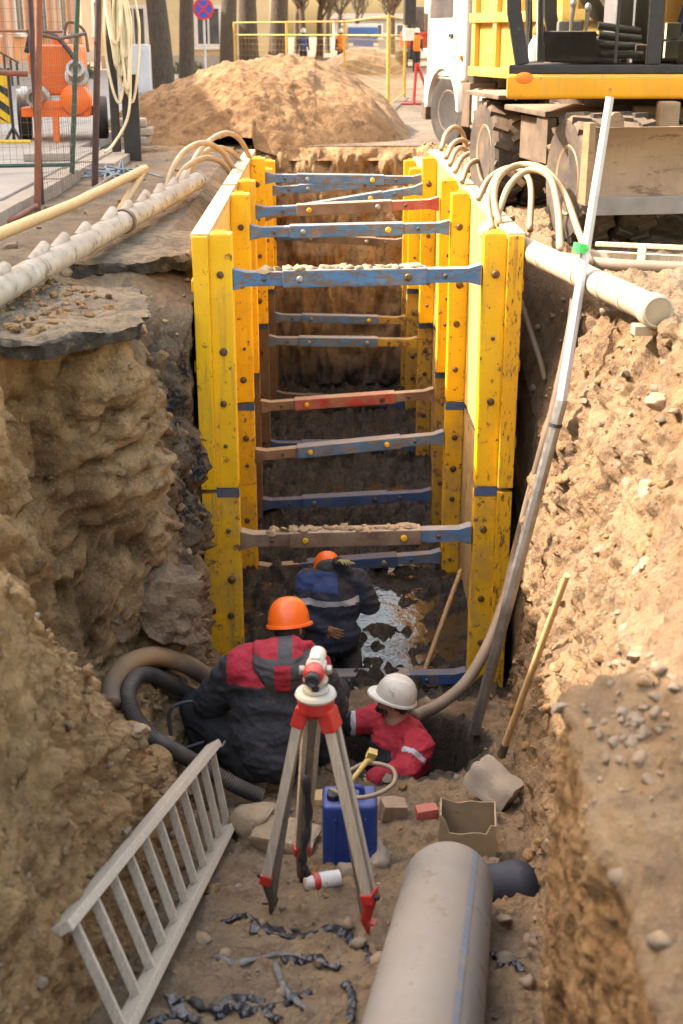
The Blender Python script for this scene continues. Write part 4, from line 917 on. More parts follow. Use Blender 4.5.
def chute():
    c = on(.80, 6.20, 0); c.z -= .03; w, d, h, th = .155, .12, .31, .008; rz = Matrix.Rotation(R(-6), 3, 'Z'); seg = 12; ring = []
    for s, (a, b) in enumerate((((-w, -d), (w, -d)), ((w, -d), (w, d)), ((w, d), (-w, d)), ((-w, d), (-w, -d)))):
        for j in range(seg): u = j/seg; ring.append((a[0]+(b[0]-a[0])*u, a[1]+(b[1]-a[1])*u))
    vs = []; n = len(ring)
    def hh(x, y):
        z = h+.02*noise.noise(Vector((x*9, y*9, 3)));
        if x < -w+.05 and y < d*.3: z += .07*(1-(x+w)/.05)-.02
        if abs(x) < w*.8 and y < -d+.02: z -= .06
        return z
    for k, (sx, top) in enumerate(((1, 0), (1, .5), (1, 1), (.945, 1), (.945, .5), (.945, .03))):
        for x, y in ring:
            bulge = 1+.03*math.sin(top*3.14)
            vs.append(c+rz @ Vector((x*sx*bulge, y*sx*bulge, hh(x, y)*top)))
    mb = MB(); mb.add(vs, [(i*n+j, i*n+(j+1) % n, (i+1)*n+(j+1) % n, (i+1)*n+j) for i in range(5) for j in range(n)]+[tuple(range(5*n, 6*n))])
    tag(mb.build('cut_container', M['tan_box'], None, c, 35), 'tan square container with its top cut off behind the grey pipe', 'container')
chute()
def block(name, label, cat, c, d, rot, mt, seed, amp=.02, loc=None):
    bm = bmesh.new(); bmesh.ops.create_cube(bm, size=1); bmesh.ops.subdivide_edges(bm, edges=bm.edges[:], cuts=7, use_grid_fill=True)
    c = Vector(c); mb = MB(); o = Vector((seed, 0, seed))
    for v in bm.verts:
        q = Vector((v.co.x*d[0], v.co.y*d[1], v.co.z*d[2]))
        e = sum(1 for a in v.co if abs(a) > .49)
        if e >= 2: q *= .965 if e == 2 else .93
        q += q.normalized()*amp*noise.fractal(q*7+o, .8, 2, 3)
        v.co = c + rot @ q
    bm.verts.index_update(); mb.add([v.co.copy() for v in bm.verts], [tuple(v.index for v in f.verts) for f in bm.faces]); bm.free()
    return tag(mb.build(name, mt, None, c, 40), label, cat)
E3 = lambda x, y, z: (Matrix.Rotation(R(z), 3, 'Z') @ Matrix.Rotation(R(y), 3, 'Y') @ Matrix.Rotation(R(x), 3, 'X'))
block('concrete_block', 'angular grey concrete block tilted against the bank below the wooden stick', 'block', at(494, 783, 7.05)+Vector((0, 0, .0)), (.31, .25, .17), E3(-15, 24, -35), M['concrete'], 3)
block('clay_block', 'large flat cracked clay block exposed in the bank above the suction hose', 'clay block', at(150, 604, 7.74), (.62, .36, .40), E3(-8, 5, 6), M['clay'], 13, .11)
block('brick', 'brown brick lying beside the blue canister', 'brick', on(.42, 6.75, .06), (.16, .11, .11), E3(5, 8, 12), M['brick'], 5, .012)
block('brick', 'small red brick piece on the earth behind the grey pipe', 'brick', on(.62, 6.72, .04), (.13, .08, .075), E3(2, -5, 8), M['brick_red'], 7, .01)
block('wooden_board', 'short pale board under the hose beside the crouching worker', 'board', on(.1, 7.0, .06), (.36, .12, .05), E3(0, 3, 10), M['pole_wood'], 9, .004)
block('stone_slab', 'flat brown stone slab behind the tripod leg', 'stone', on(-.22, 6.4, .05), (.36, .22, .12), E3(4, 6, -12), M['stone_tan'], 11, .03)
def canister():
    c = on(.14, 6.12, 0); c.z -= .02; w, d, h = .15, .11, .43
    t = thing('canister', 'blue plastic canister with handle standing behind the survey tripod', 'canister', c)
    mb = MB(); mb.bx(c.x-w, c.x+w, c.y-d, c.y+d, c.z, c.z+h); mb.build('canister_body', M['canister'], t, None, 60, .045, 5)
    mb = MB(); mb.tube(bez([c+Vector((-.06, .0, h-.01)), c+Vector((-.055, 0, h+.045)), c+Vector((.0, 0, h+.055)), c+Vector((.06, 0, h+.045)), c+Vector((.07, 0, h-.01))], 20), .017, 10); mb.build('handle', M['canister'], t, None, 60)
    mb = MB(); mb.lathe([(.034, 0), (.036, .01), (.036, .035), (.03, .04)], c+Vector((-.09, -.03, h-.004)), (0, 0, 1), 18); mb.build('cap', M['navy_pl'], t, None, 40)
    for sx in (-.5, 0, .5):
        mb = MB(); mb.tube([c+Vector((sx*w*1.1, -d-.001, .06)), c+Vector((sx*w*1.1, -d-.003, h-.08))], .007, 8); mb.build('rib', M['canister'], t, None, 60)
    a = c+Vector((.02, -.02, h+.06)); mb = MB()
    mb.tube(bez([a+Vector((-.13, .03, -.03)), a+Vector((0, -.1, .0)), a+Vector((.13, -.08, .01)), a+Vector((.22, .0, .03)), a+Vector((.21, .12, .045)), a+Vector((.08, .18, .04)), a+Vector((-.04, .1, .03))], 40), .013, 9)
    tag(mb.build('looped_hose', M['hose_grey'], None, a, 180), 'grey hose looped on top of the blue canister', 'hose')
    b = a+Vector((.03, .03, .03)); mb = MB()
    mb.tube([b+Vector((-.05, -.03, 0)), b+Vector((.06, .06, .10))], [.012, .016], 10); mb.box(b+Vector((.07, .06, .12)), (.05, .04, .06), E3(20, 20, 0)); mb.lathe([(.022, 0), (.022, .03)], b+Vector((.05, .05, .08)), (1, 1, 1), 12)
    tag(mb.build('spray_gun', M['glove_y'], None, b, None, .004), 'yellow tool handle resting on the blue canister', 'tool')
canister()
def bottle():
    c = on(.0, 5.52, .045); ax = Vector((-.92, -.32, .06)).normalized()
    t = thing('paint_can', 'small white can with red cap lying under the tripod', 'can', c)
    mb = MB(); mb.lathe([(.035, -.08), (.042, -.078), (.043, .0), (.042, .055), (.036, .062)], c, ax, 22); mb.build('can_body', M['white_pl'], t, None, 40)
    mb = MB(); mb.lathe([(.044, .03), (.045, .034), (.045, .058), (.044, .062)], c, ax, 22); mb.build('band', M['red_pl'], t, None, 40)
    mb = MB(); mb.lathe([(.036, .06), (.034, .10), (.028, .104), (.006, .104)], c, ax, 22); mb.build('cap', M['white_pl'], t, None, 40)
bottle()
def strip(pts, w, mt, label, seed):
    P = bez([on(x, y, .012) for x, y in pts], 34); vs = []; rnd = random.Random(seed)
    for i, q in enumerate(P):
        d = (P[min(i+1, 34)]-P[max(i-1, 0)]).normalized(); s = d.cross(Vector((0, 0, 1))).normalized()
        tw = .30*math.sin(i*.19+seed*3)+.12*math.sin(i*.6+seed*2); k = 1.05*w*(.55+.7*abs(noise.noise(Vector((i*.2, seed, 0)))))
        g = sum(gz(P[min(34, max(0, i+o_))].x, P[min(34, max(0, i+o_))].y) for o_ in (-3, -2, -1, 0, 1, 2, 3))/7; q = Vector((q.x, q.y, g+.006+.007*abs(math.sin(i*.4+seed))))
        for e in (-1, -.35, .35, 1):
            o = s*(e*k*math.cos(tw)) + Vector((0, 0, 1))*(e*k*math.sin(tw)+ (.012 if abs(e) < .5 else 0)*math.cos(seed+i))
            z = q+o; z.z = max(z.z, (g+gz(z.x, z.y))/2+.003); vs.append(z)
    mb = MB(); mb.add(vs, [(i*4+j, i*4+j+1, i*4+j+5, i*4+j+4) for i in range(34) for j in range(3)])
    o = mb.build('plastic_strip', M[mt], None, P[0], 180)
    so = o.modifiers.new('thick', 'SOLIDIFY'); so.thickness = .003
    tag(o, label, 'plastic strip', 'torn black plastic strips')
def px(x, y):  # photo position on the dug floor
    d = at(x, y, 1)-Vector((0, 0, CH)); Y = 5.
    h = TREE.ray_cast(Vector((0, 0, CH)), d.normalized()); return (h[0].x, h[0].y)
L0 = 'torn strip of black plastic film lying crumpled on the trench floor'
for i, (pp, w, mt) in enumerate([([(222, 922), (245, 917), (268, 926), (300, 934)], .022, 'film'), ([(250, 930), (290, 937), (330, 930), (352, 940)], .03, 'film'), ([(212, 958), (240, 963), (280, 958), (312, 962), (340, 968)], .022, 'film_grey'),
      ([(282, 963), (310, 960), (340, 970)], .034, 'film'), ([(276, 965), (282, 985), (292, 1000), (310, 1012)], .022, 'film_grey'), ([(172, 1010), (190, 1000), (215, 1012), (240, 1000), (265, 1004)], .03, 'film'),
      ([(240, 1018), (275, 1005), (310, 996)], .028, 'film'), ([(345, 985), (352, 1000), (350, 1022)], .026, 'film'), ([(345, 935), (362, 945), (372, 962)], .028, 'film'), ([(170, 995), (178, 1010), (188, 1022)], .03, 'film_grey'), ([(215, 1020), (245, 1010), (280, 1022)], .03, 'film'),
      ([(492, 955), (505, 962), (518, 960)], .03, 'film'), ([(498, 968), (510, 963), (522, 972)], .022, 'film'), ([(150, 1024), (172, 1018), (200, 1024)], .03, 'film')]):
    strip([px(*q) for q in pp], w, mt, L0, i*1.7)
# hoses in the pit
def hose(name, label, pts, r, mt, rib=0, n=80, cat='hose', group=None, seg=14):
    P = bez(pts, n); mb = MB(); mb.tube(P, r, seg, True, rib); return tag(mb.build(name, M[mt], None, P[0], 60 if rib else 180), label, cat, group)
gp = lambda x, y, Y, dz=0: at(x, y, Y)+Vector((0, 0, dz))
hose('suction_hose', 'muddy brown hose arching behind the crouching worker', [gp(112, 705, 7.05), gp(112, 685, 7.2), gp(128, 664, 7.35), gp(155, 656, 7.5), gp(185, 664, 7.65), gp(215, 682, 7.8), gp(245, 700, 7.9)], .062, 'hose_brown', 0, 80)
hose('drain_hose', 'black corrugated hose curving along the bank to the ladder', [gp(225, 700, 7.85), gp(195, 696, 7.75), gp(165, 680, 7.55), gp(140, 674, 7.35), gp(128, 695, 7.12), gp(138, 722, 6.98), gp(165, 745, 6.92), gp(200, 765, 7.0), gp(235, 785, 6.97), gp(262, 797, 6.95)], .052, 'hose_black', -.10, 260)
hose('drain_hose', 'thin dark hose lying between the two large hoses', [gp(230, 705, 7.9), gp(200, 700, 7.8), gp(172, 692, 7.65), gp(152, 676, 7.55), gp(145, 665, 7.5)], .042, 'hose_black', 0, 60)
def bent_handle():
    a = gp(172, 740, 7.25); t = thing('metal_frame', 'bent black metal handle beside the crouching worker', 'handle', a)
    mb = MB(); mb.tube(bez([gp(172, 742, 7.25), gp(169, 718, 7.28), gp(174, 706, 7.3), gp(192, 702, 7.35), gp(200, 712, 7.38)], 30), .012, 8); mb.build('handle_bar', M['black'], t, None, 180)
    mb = MB(); mb.tube([gp(172, 742, 7.25), gp(186, 748, 7.2), gp(204, 742, 7.25)], .012, 8); mb.build('foot_bar', M['black'], t, None, 60)
bent_handle()
hose('delivery_hose', 'thick grey-brown hose bending from the pit up beside the shoring', [gp(415, 716, 8.15), gp(440, 704, 8.35), gp(466, 682, 8.6), gp(488, 645, 8.9), gp(505, 600, 9.2), gp(516, 555, 9.4), gp(530, 500, 9.35), gp(545, 445, 9.2), gp(556, 405, 9.2), gp(572, 330, 9.3), gp(577, 290, 9.4)], .045, 'hose_grey', 0, 90)
hose('thin_hose', 'thin beige hose hanging behind the end of the yellow shoring', [gp(520, 300, 9.95), gp(530, 330, 9.9), gp(540, 360, 9.8), gp(545, 380, 9.75)], .022, 'hose_grey', 0, 20)
def staff():
    a, m, b = gp(474, 733, 8.15), gp(562, 400, 8.3), gp(610, 97, 8.45); a.z = max(a.z, gz(a.x, a.y)+.02)
    t = thing('levelling_staff', 'long telescopic aluminium staff leaning on the bank, its upper half white', 'levelling staff', a)
    mb = MB(); mb.tube([a, m], .042, 8); mb.build('lower_section', M['alu'], t, None, 40, .004)
    gm = m+(b-m)*.5; mb = MB(); mb.tube([m-(m-a)*.01, gm], [.036, .032], 8); mb.build('middle_section', M['cabinet'], t, None, 40)
    mb = MB(); mb.tube([gm-(b-m)*.01, b], [.031, .026], 8); mb.build('upper_section', M['white_rod'], t, None, 40)
    g = gp(580, 248, 8.38); d = (b-a).normalized(); mb = MB(); mb.tube([g-d*.03, g+d*.03], .046, 12); mb.ell(g+Vector((.03, -.02, .0)), (.025, .02, .03)); mb.build('clamp', M['green'], t, None, 40)
    g = gp(546, 410, 8.28); g = a+(m-a)*.93; mb = MB(); mb.tube([g-d*.012, g+d*.012], .046, 12); mb.build('ring', M['black'], t, None, 40)
staff()
a, b = gp(502, 753, 7.62), gp(567, 575, 6.95)
t = thing('shovel', 'wooden tool handle stuck in the earth against the sunlit bank', 'tool handle', a)
mb = MB(); mb.tube([a, b], [.024, .02], 12); mb.build('handle', M['pole_wood'], t, None, 60)
mb = MB(); mb.tube([a+(a-b).normalized()*.02, a+(b-a)*.06], [.034, .028], 12); mb.build('socket', M['mech'], t, None, 60)
a, b = gp(424, 672, 10.1), gp(461, 570, 10.9); mb = MB(); mb.tube([a, b], .022, 10); tag(mb.build('stick', M['stick_wood'], None, a, 60), 'brown wooden stick leaning inside the yellow shoring', 'stick')
hose('bent_wire', 'white cable loop poking out of the near bank', [gp(583, 772, 3.98), gp(567, 785, 3.92), gp(561, 797, 3.9), gp(570, 806, 3.93), gp(590, 812, 4.0)], .008, 'white_pl', 0, 24, 'cable')

# ------------------------------------------------------------------ street edge: header pipes, poles, riser hoses
def header_left():
    a, b = Vector((-2.06, 7.0, .13)), Vector((-1.29, 14.0, .16)); d = (b-a).normalized(); L = (b-a).length; r = .088
    t = thing('header_pipe', 'dirty white pipe with a row of spouts running along the dug edge', 'pipe', a)
    mb = MB(); mb.lathe([(r*.85, .1), (r*.85, 0), (r, 0)]+[(r, L*i/20) for i in range(1, 20)]+[(r, L-.05), (r*1.12, L-.05), (r*1.12, L), (r*.85, L), (r*.85, L-.1)], a, d, 28); mb.build('pipe_wall', M['pvc_grey'], t, None, 50)
    up = Vector((-.25, 0, 1)); up = (up-d*up.dot(d)).normalized()
    rs = random.Random(4)
    for i in range(11):
        p = a+d*(.3+i*.60+rs.uniform(-.08, .08))+up*r*.66; q = p+d*rs.uniform(.28, .38)+up*rs.uniform(.040, .058); mb = MB()
        mb.tube([p, q], [.036, .041], 14, False); mb.tube([q, p.lerp(q, .3)], [.035, .031], 14, False)
        mb.build('spout', M['pvc_grey'], t, None, 50)
    g = a+d*(L*.56); mb = MB(); mb.tube([g-d*.035, g+d*.035], r*1.16, 24); mb.build('collar', M['mech'], t, None, 50)
header_left()
def header_right():
    a, b = Vector((1.93, 7.38, .10)), Vector((1.40, 11.0, .05)); d = (b-a).normalized(); L = (b-a).length; r = .085
    t = thing('header_pipe', 'white pipe with dusty end cap on the sunlit edge by the machine', 'pipe', a)
    mb = MB(); mb.lathe([(r*.8, -.012), (r*.84, -.012), (r*1.0, -.02), (r*1.14, -.012), (r*1.16, .02), (r*1.14, .10), (r, .12)]+[(r, .12+(L-.12)*i/20) for i in range(1, 21)], a, d, 32); mb.build('pipe_wall', M['pvc'], t, None, 50)
    mb = MB(); mb.lathe([(.001, -.022), (r*.5, -.02), (r*.86, -.016), (r*.88, .0)], a, d, 28); mb.build('cap', M['pvc_cap'], t, None, 50)
    for u in (.33, .62, 1.0, 1.6): g = a+d*u*1.3; mb = MB(); mb.tube([g-d*.02, g+d*.02], r*1.06, 28); mb.build('collar', M['pvc'], t, None, 50)
    mb = MB(); mb.box(a+Vector((-.05, .06, -.115)), (.14, .10, .06)); mb.build('saddle', M['pvc_cap'], t, None, None, .01)
header_right()
mb = MB(); p0, p1 = gp(145, 169, 13.6), gp(-40, 250, 8.6); mb.tube([p0, p0.lerp(p1, .5)+Vector((0, 0, -.03)), p1], .045, 12)
mb.tube([p0+Vector((0, 0, .0)), gp(113, 223, 12.0)], .04, 12)
tag(mb.build('long_pole', M['pole_wood'], None, p1, 60), 'long yellow pole with a prop leg lying above the dirt edge', 'pole')
hose('thin_pole', 'rust coloured thin pipe lying beside the fence post', [gp(-20, 232, 11.5), gp(15, 218, 12.0), gp(36, 206, 12.6)], .025, 'rust_tube', 0, 12, 'pipe')
hose('thin_hose', 'thin brown hose lying across the dirt near the fence', [gp(45, 210, 12.9, .02), gp(70, 204, 13.1, .02), gp(95, 190, 13.9, .02), gp(112, 178, 14.6, .02)], .02, 'hose_grey', 0, 20)
for pts in ([(166, 192, 13.4), (172, 170, 13.6), (186, 150, 13.9), (205, 143, 14.2), (222, 152, 14.5), (236, 172, 14.7)], [(172, 190, 13.6), (185, 168, 13.9), (205, 158, 14.2), (222, 163, 14.5), (232, 178, 14.6)],
            [(186, 184, 13.9), (194, 160, 14.3), (208, 142, 14.8), (226, 133, 15.3), (240, 140, 15.7), (250, 158, 15.9)], [(190, 176, 14.4), (198, 158, 14.8), (214, 148, 15.2), (232, 152, 15.5), (244, 168, 15.7)]):
    hose('riser_hose', 'beige riser hose arching over the corner of the yellow shoring', [gp(*q) for q in pts], .029, 'hose_beige', 0, 44, 'hose', 'beige riser hoses at the white pipe with spouts')
for pts in ([(500, 225, 10.2), (494, 198, 10.4), (500, 176, 10.6), (520, 165, 10.8), (545, 170, 10.6), (565, 195, 10.3), (578, 230, 9.9), (590, 262, 9.3)],
            [(498, 214, 10.3), (510, 185, 10.5), (530, 170, 10.6), (550, 178, 10.4), (558, 210, 10.1), (560, 250, 9.6)],
            [(478, 200, 11.5), (490, 178, 11.6), (512, 168, 11.6), (530, 182, 11.4), (530, 230, 10.8)], [(492, 230, 10.4), (488, 200, 10.7), (496, 178, 10.9), (508, 172, 11.0), (524, 185, 11)],
            [(441, 150, 15.5), (446, 134, 15.7), (455, 127, 15.9), (463, 134, 16), (466, 152, 16)], [(446, 158, 14.8), (452, 145, 15.0), (462, 140, 15.2), (472, 148, 15.3), (473, 165, 15.2)], [(455, 172, 13.6), (462, 158, 13.8), (474, 153, 14.0), (484, 160, 14.1), (484, 182, 14)],
            [(462, 182, 12.9), (468, 166, 13.1), (478, 161, 13.3), (489, 168, 13.4), (488, 190, 13.2)], [(450, 165, 14.2), (455, 152, 14.4), (462, 148, 14.6), (470, 155, 14.7), (468, 172, 14.6)]):
    hose('riser_hose', 'beige riser hose looping up in the sun between shoring and machine', [gp(*q) for q in pts], .027, 'hose_beige', 0, 44, 'hose', 'beige riser hoses on the machine side')
hose('flat_hose', 'dusty flat hose lying on the ground in front of the blade', [gp(560, 262, 9.55, .03), gp(600, 268, 9.35, .03), (2.35, 9.2, .05), (2.9, 9.1, .05), (3.6, 9.2, .05)], .045, 'hose_grey', 0, 40)
mb = MB(); mb.beam((1.95, 9.75, .06), (2.75, 9.35, .07), .07, .05); mb.beam((2.32, 9.45, .0), (2.33, 9.47, .17), .06, .03); mb.beam((2.02, 9.62, .15), (2.6, 9.36, .16), .05, .03)
tag(mb.build('timber_prop', M['wood'], None, (2.3, 9.5, 0), None, .004), 'dusty timber prop lying below the machine blade', 'timber')
# tangle of blue-grey rope at the kerb
mb = MB(); rnd = random.Random(2); c = Vector((-2.28, 15.6, .03))
pts = [c+Vector((rnd.gauss(0, .2), rnd.gauss(0, .32), abs(rnd.gauss(0, .05)))) for _ in range(34)]
mb.tube(bez(pts, 260), .012, 6); tag(mb.build('rope_tangle', M['net_blue'], None, c, 180), 'tangled blue-grey rope on the dirt by the kerb', 'rope')
# ------------------------------------------------------------------ left side: fence, coil, pump, barrier, cabinet
def tube_part(name, parent, segs, r, mt, seg=10):
    mb = MB()
    for s in segs: mb.tube(s, r, seg)
    return mb.build(name, M[mt], parent, None, 50)
def wire_fence():
    t = thing('mesh_fence', 'rusty wire mesh fence panel with red-brown posts at the sidewalk', 'fence', (-2.75, 13.5, 0))
    a, b, c = Vector((-2.72, 12.75, 0)), Vector((-2.77, 13.2, 0)), Vector((-2.52, 14.9, .0)); w = Vector((-4.6, 11.2, .15))
    tube_part('post', t, [[a, a+Vector((.2, 0, 2.3))]], .033, 'rust_tube'); tube_part('post', t, [[b, b+Vector((.05, 0, 2.4))]], .03, 'dark_tube'); tube_part('post', t, [[c, c+Vector((.22, 0, 2.6))]], .036, 'dark_tube')
    g = Vector((-2.80, 15.1, .12)); tube_part('post', t, [[g, g+Vector((.26, 0, 2.5))]], .028, 'green_tube')
    tube_part('rail', t, [[b+Vector((0, 0, 1.62)), b.lerp(c, .5)+Vector((0, 0, 1.55)), c+Vector((0, 0, 1.60))]], .018, 'dark_tube')
    tube_part('rail', t, [[w+Vector((0, 0, 1.25)), a+Vector((0, 0, 1.25))]], .026, 'rust_tube'); tube_part('rail', t, [[w+Vector((0, 0, 1.5)), g+Vector((0, 0, 1.5))]], .014, 'rust_tube')
    tube_part('rail', t, [[Vector((-4.7, 14.4, .25)), g+Vector((0, 0, .1))]], .022, 'green_tube')
    mb = MB(); s0, s1 = Vector((-4.9, 14.4, .25)), g+Vector((0, 0, .12)); dirv = s1-s0; nn = 30
    for i in range(nn+1): p = s0+dirv*i/nn; mb.tube([p, p+Vector((  .02*math.sin(i), 0, 2.1))], .002, 4, False)
    for k in range(16): z = .05+k*.13; mb.tube([s0+Vector((0, 0, z)), s1+Vector((0, 0, z))], .002, 4, False)
    q0, q1 = b+Vector((0, 0, .1)), c+Vector((0, 0, .1))
    for i in range(26): p = q0.lerp(q1, i/25); mb.tube([p, p+Vector((0, 0, 1.5))], .002, 4, False)
    for k in range(16): z = k*.1; mb.tube([q0+Vector((0, 0, z)), q1+Vector((0, 0, z))], .002, 4, False)
    mb.build('mesh', M['wire'], t)
wire_fence()
def post_and_coil():
    p = Vector((-2.72, 18.0, .12)); t = thing('fence_post', 'dark steel post carrying the hanging coil of cream hose', 'post', p)
    mb = MB(); mb.tube([p, p+Vector((0, 0, 2.9))], .06, 10); mb.build('post', M['black'], t, None, 50); mb = MB(); mb.bx(p.x+.1, p.x+.32, p.y-.0, p.y+.06, 0, 1.1); mb.build('plate', M['black'], t, None, None, .01)
    tube_part('crossbar', t, [[p+Vector((-.5, -.05, 2.55)), p+Vector((.7, -.05, 2.6))]], .03, 'dark_tube')
    rnd = random.Random(11); pts = []; base = Vector((-2.56, 17.86, 0))
    for i in range(13):
        zt = 2.5+rnd.uniform(-.05, .06); zb = 1.0+rnd.uniform(-.35, .45)*(.5+rnd.random()); w = rnd.uniform(.04, .13); ox = rnd.uniform(-.09, .09); oy = rnd.uniform(-.10, .06)
        if i in (4, 9): zb = .75; w = .14
        pts += [base+Vector((ox, oy, zt)), base+Vector((ox-w, oy-.02, (zt+zb)/2+rnd.uniform(-.2, .2))), base+Vector((ox, oy-.03, zb)), base+Vector((ox+w, oy, (zt+zb)/2+rnd.uniform(-.2, .2)))]
    pts += [base+Vector((.1, -.05, 1.2)), base+Vector((.05, -.1, .6)), base+Vector((-.15, -.15, .25)), base+Vector((-.25, -.3, .15))]
    mb = MB(); mb.tube(bez(pts, 520), .019, 7); tag(mb.build('hose_coil', M['hose_cream'], None, base+Vector((0, 0, 2.5)), 180), 'tangled coil of cream hose hanging from the dark post', 'hose')
post_and_coil()
def wheel(name, parent, c, ax, r, w, mt, rim, lug=0, rimr=.56, hub=None):
    c = Vector(c); ax = Vector(ax).normalized(); k = w/2
    mb = MB(); mb.lathe([(r*rimr, -k*.8), (r*.72, -k), (r*.93, -k*.96), (r*.99, -k*.75), (r, 0), (r*.99, k*.75), (r*.93, k*.96), (r*.72, k), (r*rimr, k*.8)], c, ax, 40)
    if lug:
        a = ax.orthogonal().normalized(); b = ax.cross(a); n = lug
        for i in range(n):
            for sg in (-1, 1):
                th = 2*math.pi*(i+(.5 if sg > 0 else 0))/n; d = a*math.cos(th)+b*math.sin(th); tv = -a*math.sin(th)+b*math.cos(th)
                mb.beam(c+d*r*.975+ax*sg*k*.97, c+d*r*.985+ax*sg*k*.1+tv*.06, .045, .06, d)
    tyre = mb.build('tyre', M[mt], parent, None, 40)
    for sg in (-1, 1):
        mb = MB(); mb.lathe([(r*rimr*1.02, k*.78), (r*rimr*.98, k*.86), (r*rimr*.9, k*.8), (r*rimr*.82, k*.35), (r*rimr*.45, k*.25), (r*rimr*.40, k*.55), (r*.12, k*.62), (.001, k*.64)], c, ax*sg, 32)
        aa = ax.orthogonal().normalized(); bb = ax.cross(aa)
        for i in range(8): th = i*math.pi/4; pq = c+(aa*math.cos(th)+bb*math.sin(th))*r*rimr*.6+ax*sg*k*.28; mb.lathe([(.02, 0), (.018, .03), (.004, .032)], pq, ax*sg, 8)
        mb.build('rim', M[rim], tyre, None, 40)
    return tyre
def pump():
    z = .15; c = Vector((-3.80, 20.0, z)); t = thing('pump_trailer', 'orange wheeled pump unit with steel outlets on the sidewalk', 'pump', c)
    mb = MB(); mb.bx(c.x-.28, c.x+.30, c.y-.5, c.y+.7, z+.62, z+1.30); mb.build('housing', M['orange'], t, None, 50, .05, 3)
    mb = MB(); mb.bx(c.x-.44, c.x+.50, c.y-.7, c.y+.8, z+.34, z+.47); mb.bx(c.x-.30, c.x+.4, c.y-.72, c.y-.55, z+.46, z+.56); mb.build('chassis', M['orange'], t, None, None, .015)
    mb = MB(); mb.bx(c.x-.36, c.x-.20, c.y-.35, c.y+.35, z+.9, z+1.18); mb.bx(c.x-.02, c.x+.16, c.y-.2, c.y+.1, z+1.3, z+1.38); mb.build('side_cover', M['orange'], t, None, None, .03)
    mb = MB(); mb.lathe([(.06, 0), (.2, .02), (.23, .10), (.2, .2), (.1, .24)], (c.x+.34, c.y-.55, z+.56), (0, -1, .1), 28); mb.build('volute', M['orange'], t, None, 40)
    for (x, zz, l, ax, rr) in ((-.16, .60, .24, (-.2, -1, 0), .12), (.36, .86, .25, (.1, -1, .55), .125)):
        mb = MB(); p = Vector((c.x+x, c.y-.55, z+zz)); mb.lathe([(rr*.7, -.1), (rr, 0), (rr*1.3, .02), (rr*1.35, .07), (rr*.95, .09), (rr*.95, l), (rr*1.05, l), (rr*1.05, l+.04), (rr*.7, l+.04), (rr*.66, l-.05), (.01, l-.05)], p, ax, 28); mb.build('outlet', M['steel'], t, None, 40)
    mb = MB(); p = Vector((c.x-.36, c.y-.55, z+.66)); mb.lathe([(.06, 0), (.09, .01), (.09, .08), (.06, .1), (.055, .16), (.01, .16)], p, (-1, -.4, 0), 20); mb.build('outlet', M['white_pl'], t, None, 40)
    wheel('wheel', t, (c.x-.52, c.y-.1, z+.30), (1, .15, 0), .30, .18, 'tyre_dark', 'mech'); wheel('wheel', t, (c.x+.60, c.y-.1, z+.30), (1, .15, 0), .30, .18, 'tyre_dark', 'mech')
    mb = MB(); mb.tube(bez([(c.x-.32, c.y-.6, z+1.2), (c.x-.2, c.y-.6, z+1.48), (c.x+.1, c.y-.6, z+1.42), (c.x+.36, c.y-.6, z+1.1), (c.x+.46, c.y-.6, z+.82)], 40), .035, 10); mb.build('rubber_hose', M['black_pl'], t, None, 180)
    mb = MB(); mb.tube(bez([(c.x+.1, c.y, z+1.3), (c.x+.18, c.y, z+1.6), (c.x+.4, c.y, z+1.5), (c.x+.45, c.y, z+1.2)], 30), .022, 8); mb.build('cable', M['mech'], t, None, 180)
    mb = MB(); mb.beam((c.x+.05, c.y-.72, z+.34), (c.x+.05, c.y-.75, z+.0), .10, .08, (1, 0, 0)); mb.build('stand', M['orange'], t, None, None, .01)
pump()
def barrier():
    c = Vector((-4.52, 19.3, .15)); t = thing('barrier_board', 'yellow and black striped barrier board at the fence', 'barrier', c)
    mb = MB(); mb.bx(c.x-.34, c.x+.12, c.y, c.y+.04, c.z+.25, c.z+.95); bd = mb.build('board', M['str_yellow'], t, None, None, .006)
    for k in range(4):
        z = c.z+.12+k*.24; pts = [(c.x-.34, z+.35), (c.x+.12, z), (c.x+.12, z+.12), (c.x-.34, z+.47)]
        pts = [(x, min(c.z+.95, max(c.z+.25, zz))) for x, zz in pts]
        if len({round(p[1], 3) for p in pts}) < 3: continue
        mb = MB(); mb.prism([(x, c.y-.004, zz) for x, zz in pts], (0, .003, 0)); mb.build('stripe', M['black'], bd)
    tube_part('stand', t, [[c+Vector((.15, 0, .0)), c+Vector((.15, 0, 1.0))], [c+Vector((.15, 0, .2)), c+Vector((.05, -.15, 0))], [c+Vector((.15, 0, .2)), c+Vector((.28, -.1, 0))]], .02, 'black')
    tube_part('foot_bar', t, [[c+Vector((-.1, -.2, .02)), c+Vector((.42, -.2, .02)), c+Vector((.45, -.2, -.1))]], .025, 'str_yellow')
barrier()
c = Vector((-4.5, 33.5, 0)); t = thing('utility_cabinet', 'pale grey utility cabinet standing by the tree trunks', 'cabinet', c)
mb = MB(); mb.bx(c.x-.3, c.x+.35, c.y, c.y+.4, .25, 1.35); cb = mb.build('case', M['cabinet'], t, None, None, .02)
mb = MB(); mb.bx(c.x-.26, c.x+.31, c.y-.012, c.y, .32, 1.28); mb.build('door', M['cabinet'], t, None, None, .006); mb = MB(); mb.bx(c.x-.34, c.x+.40, c.y-.05, c.y+.45, 0, .25); mb.build('plinth', M['concrete'], t, None, None, .02)
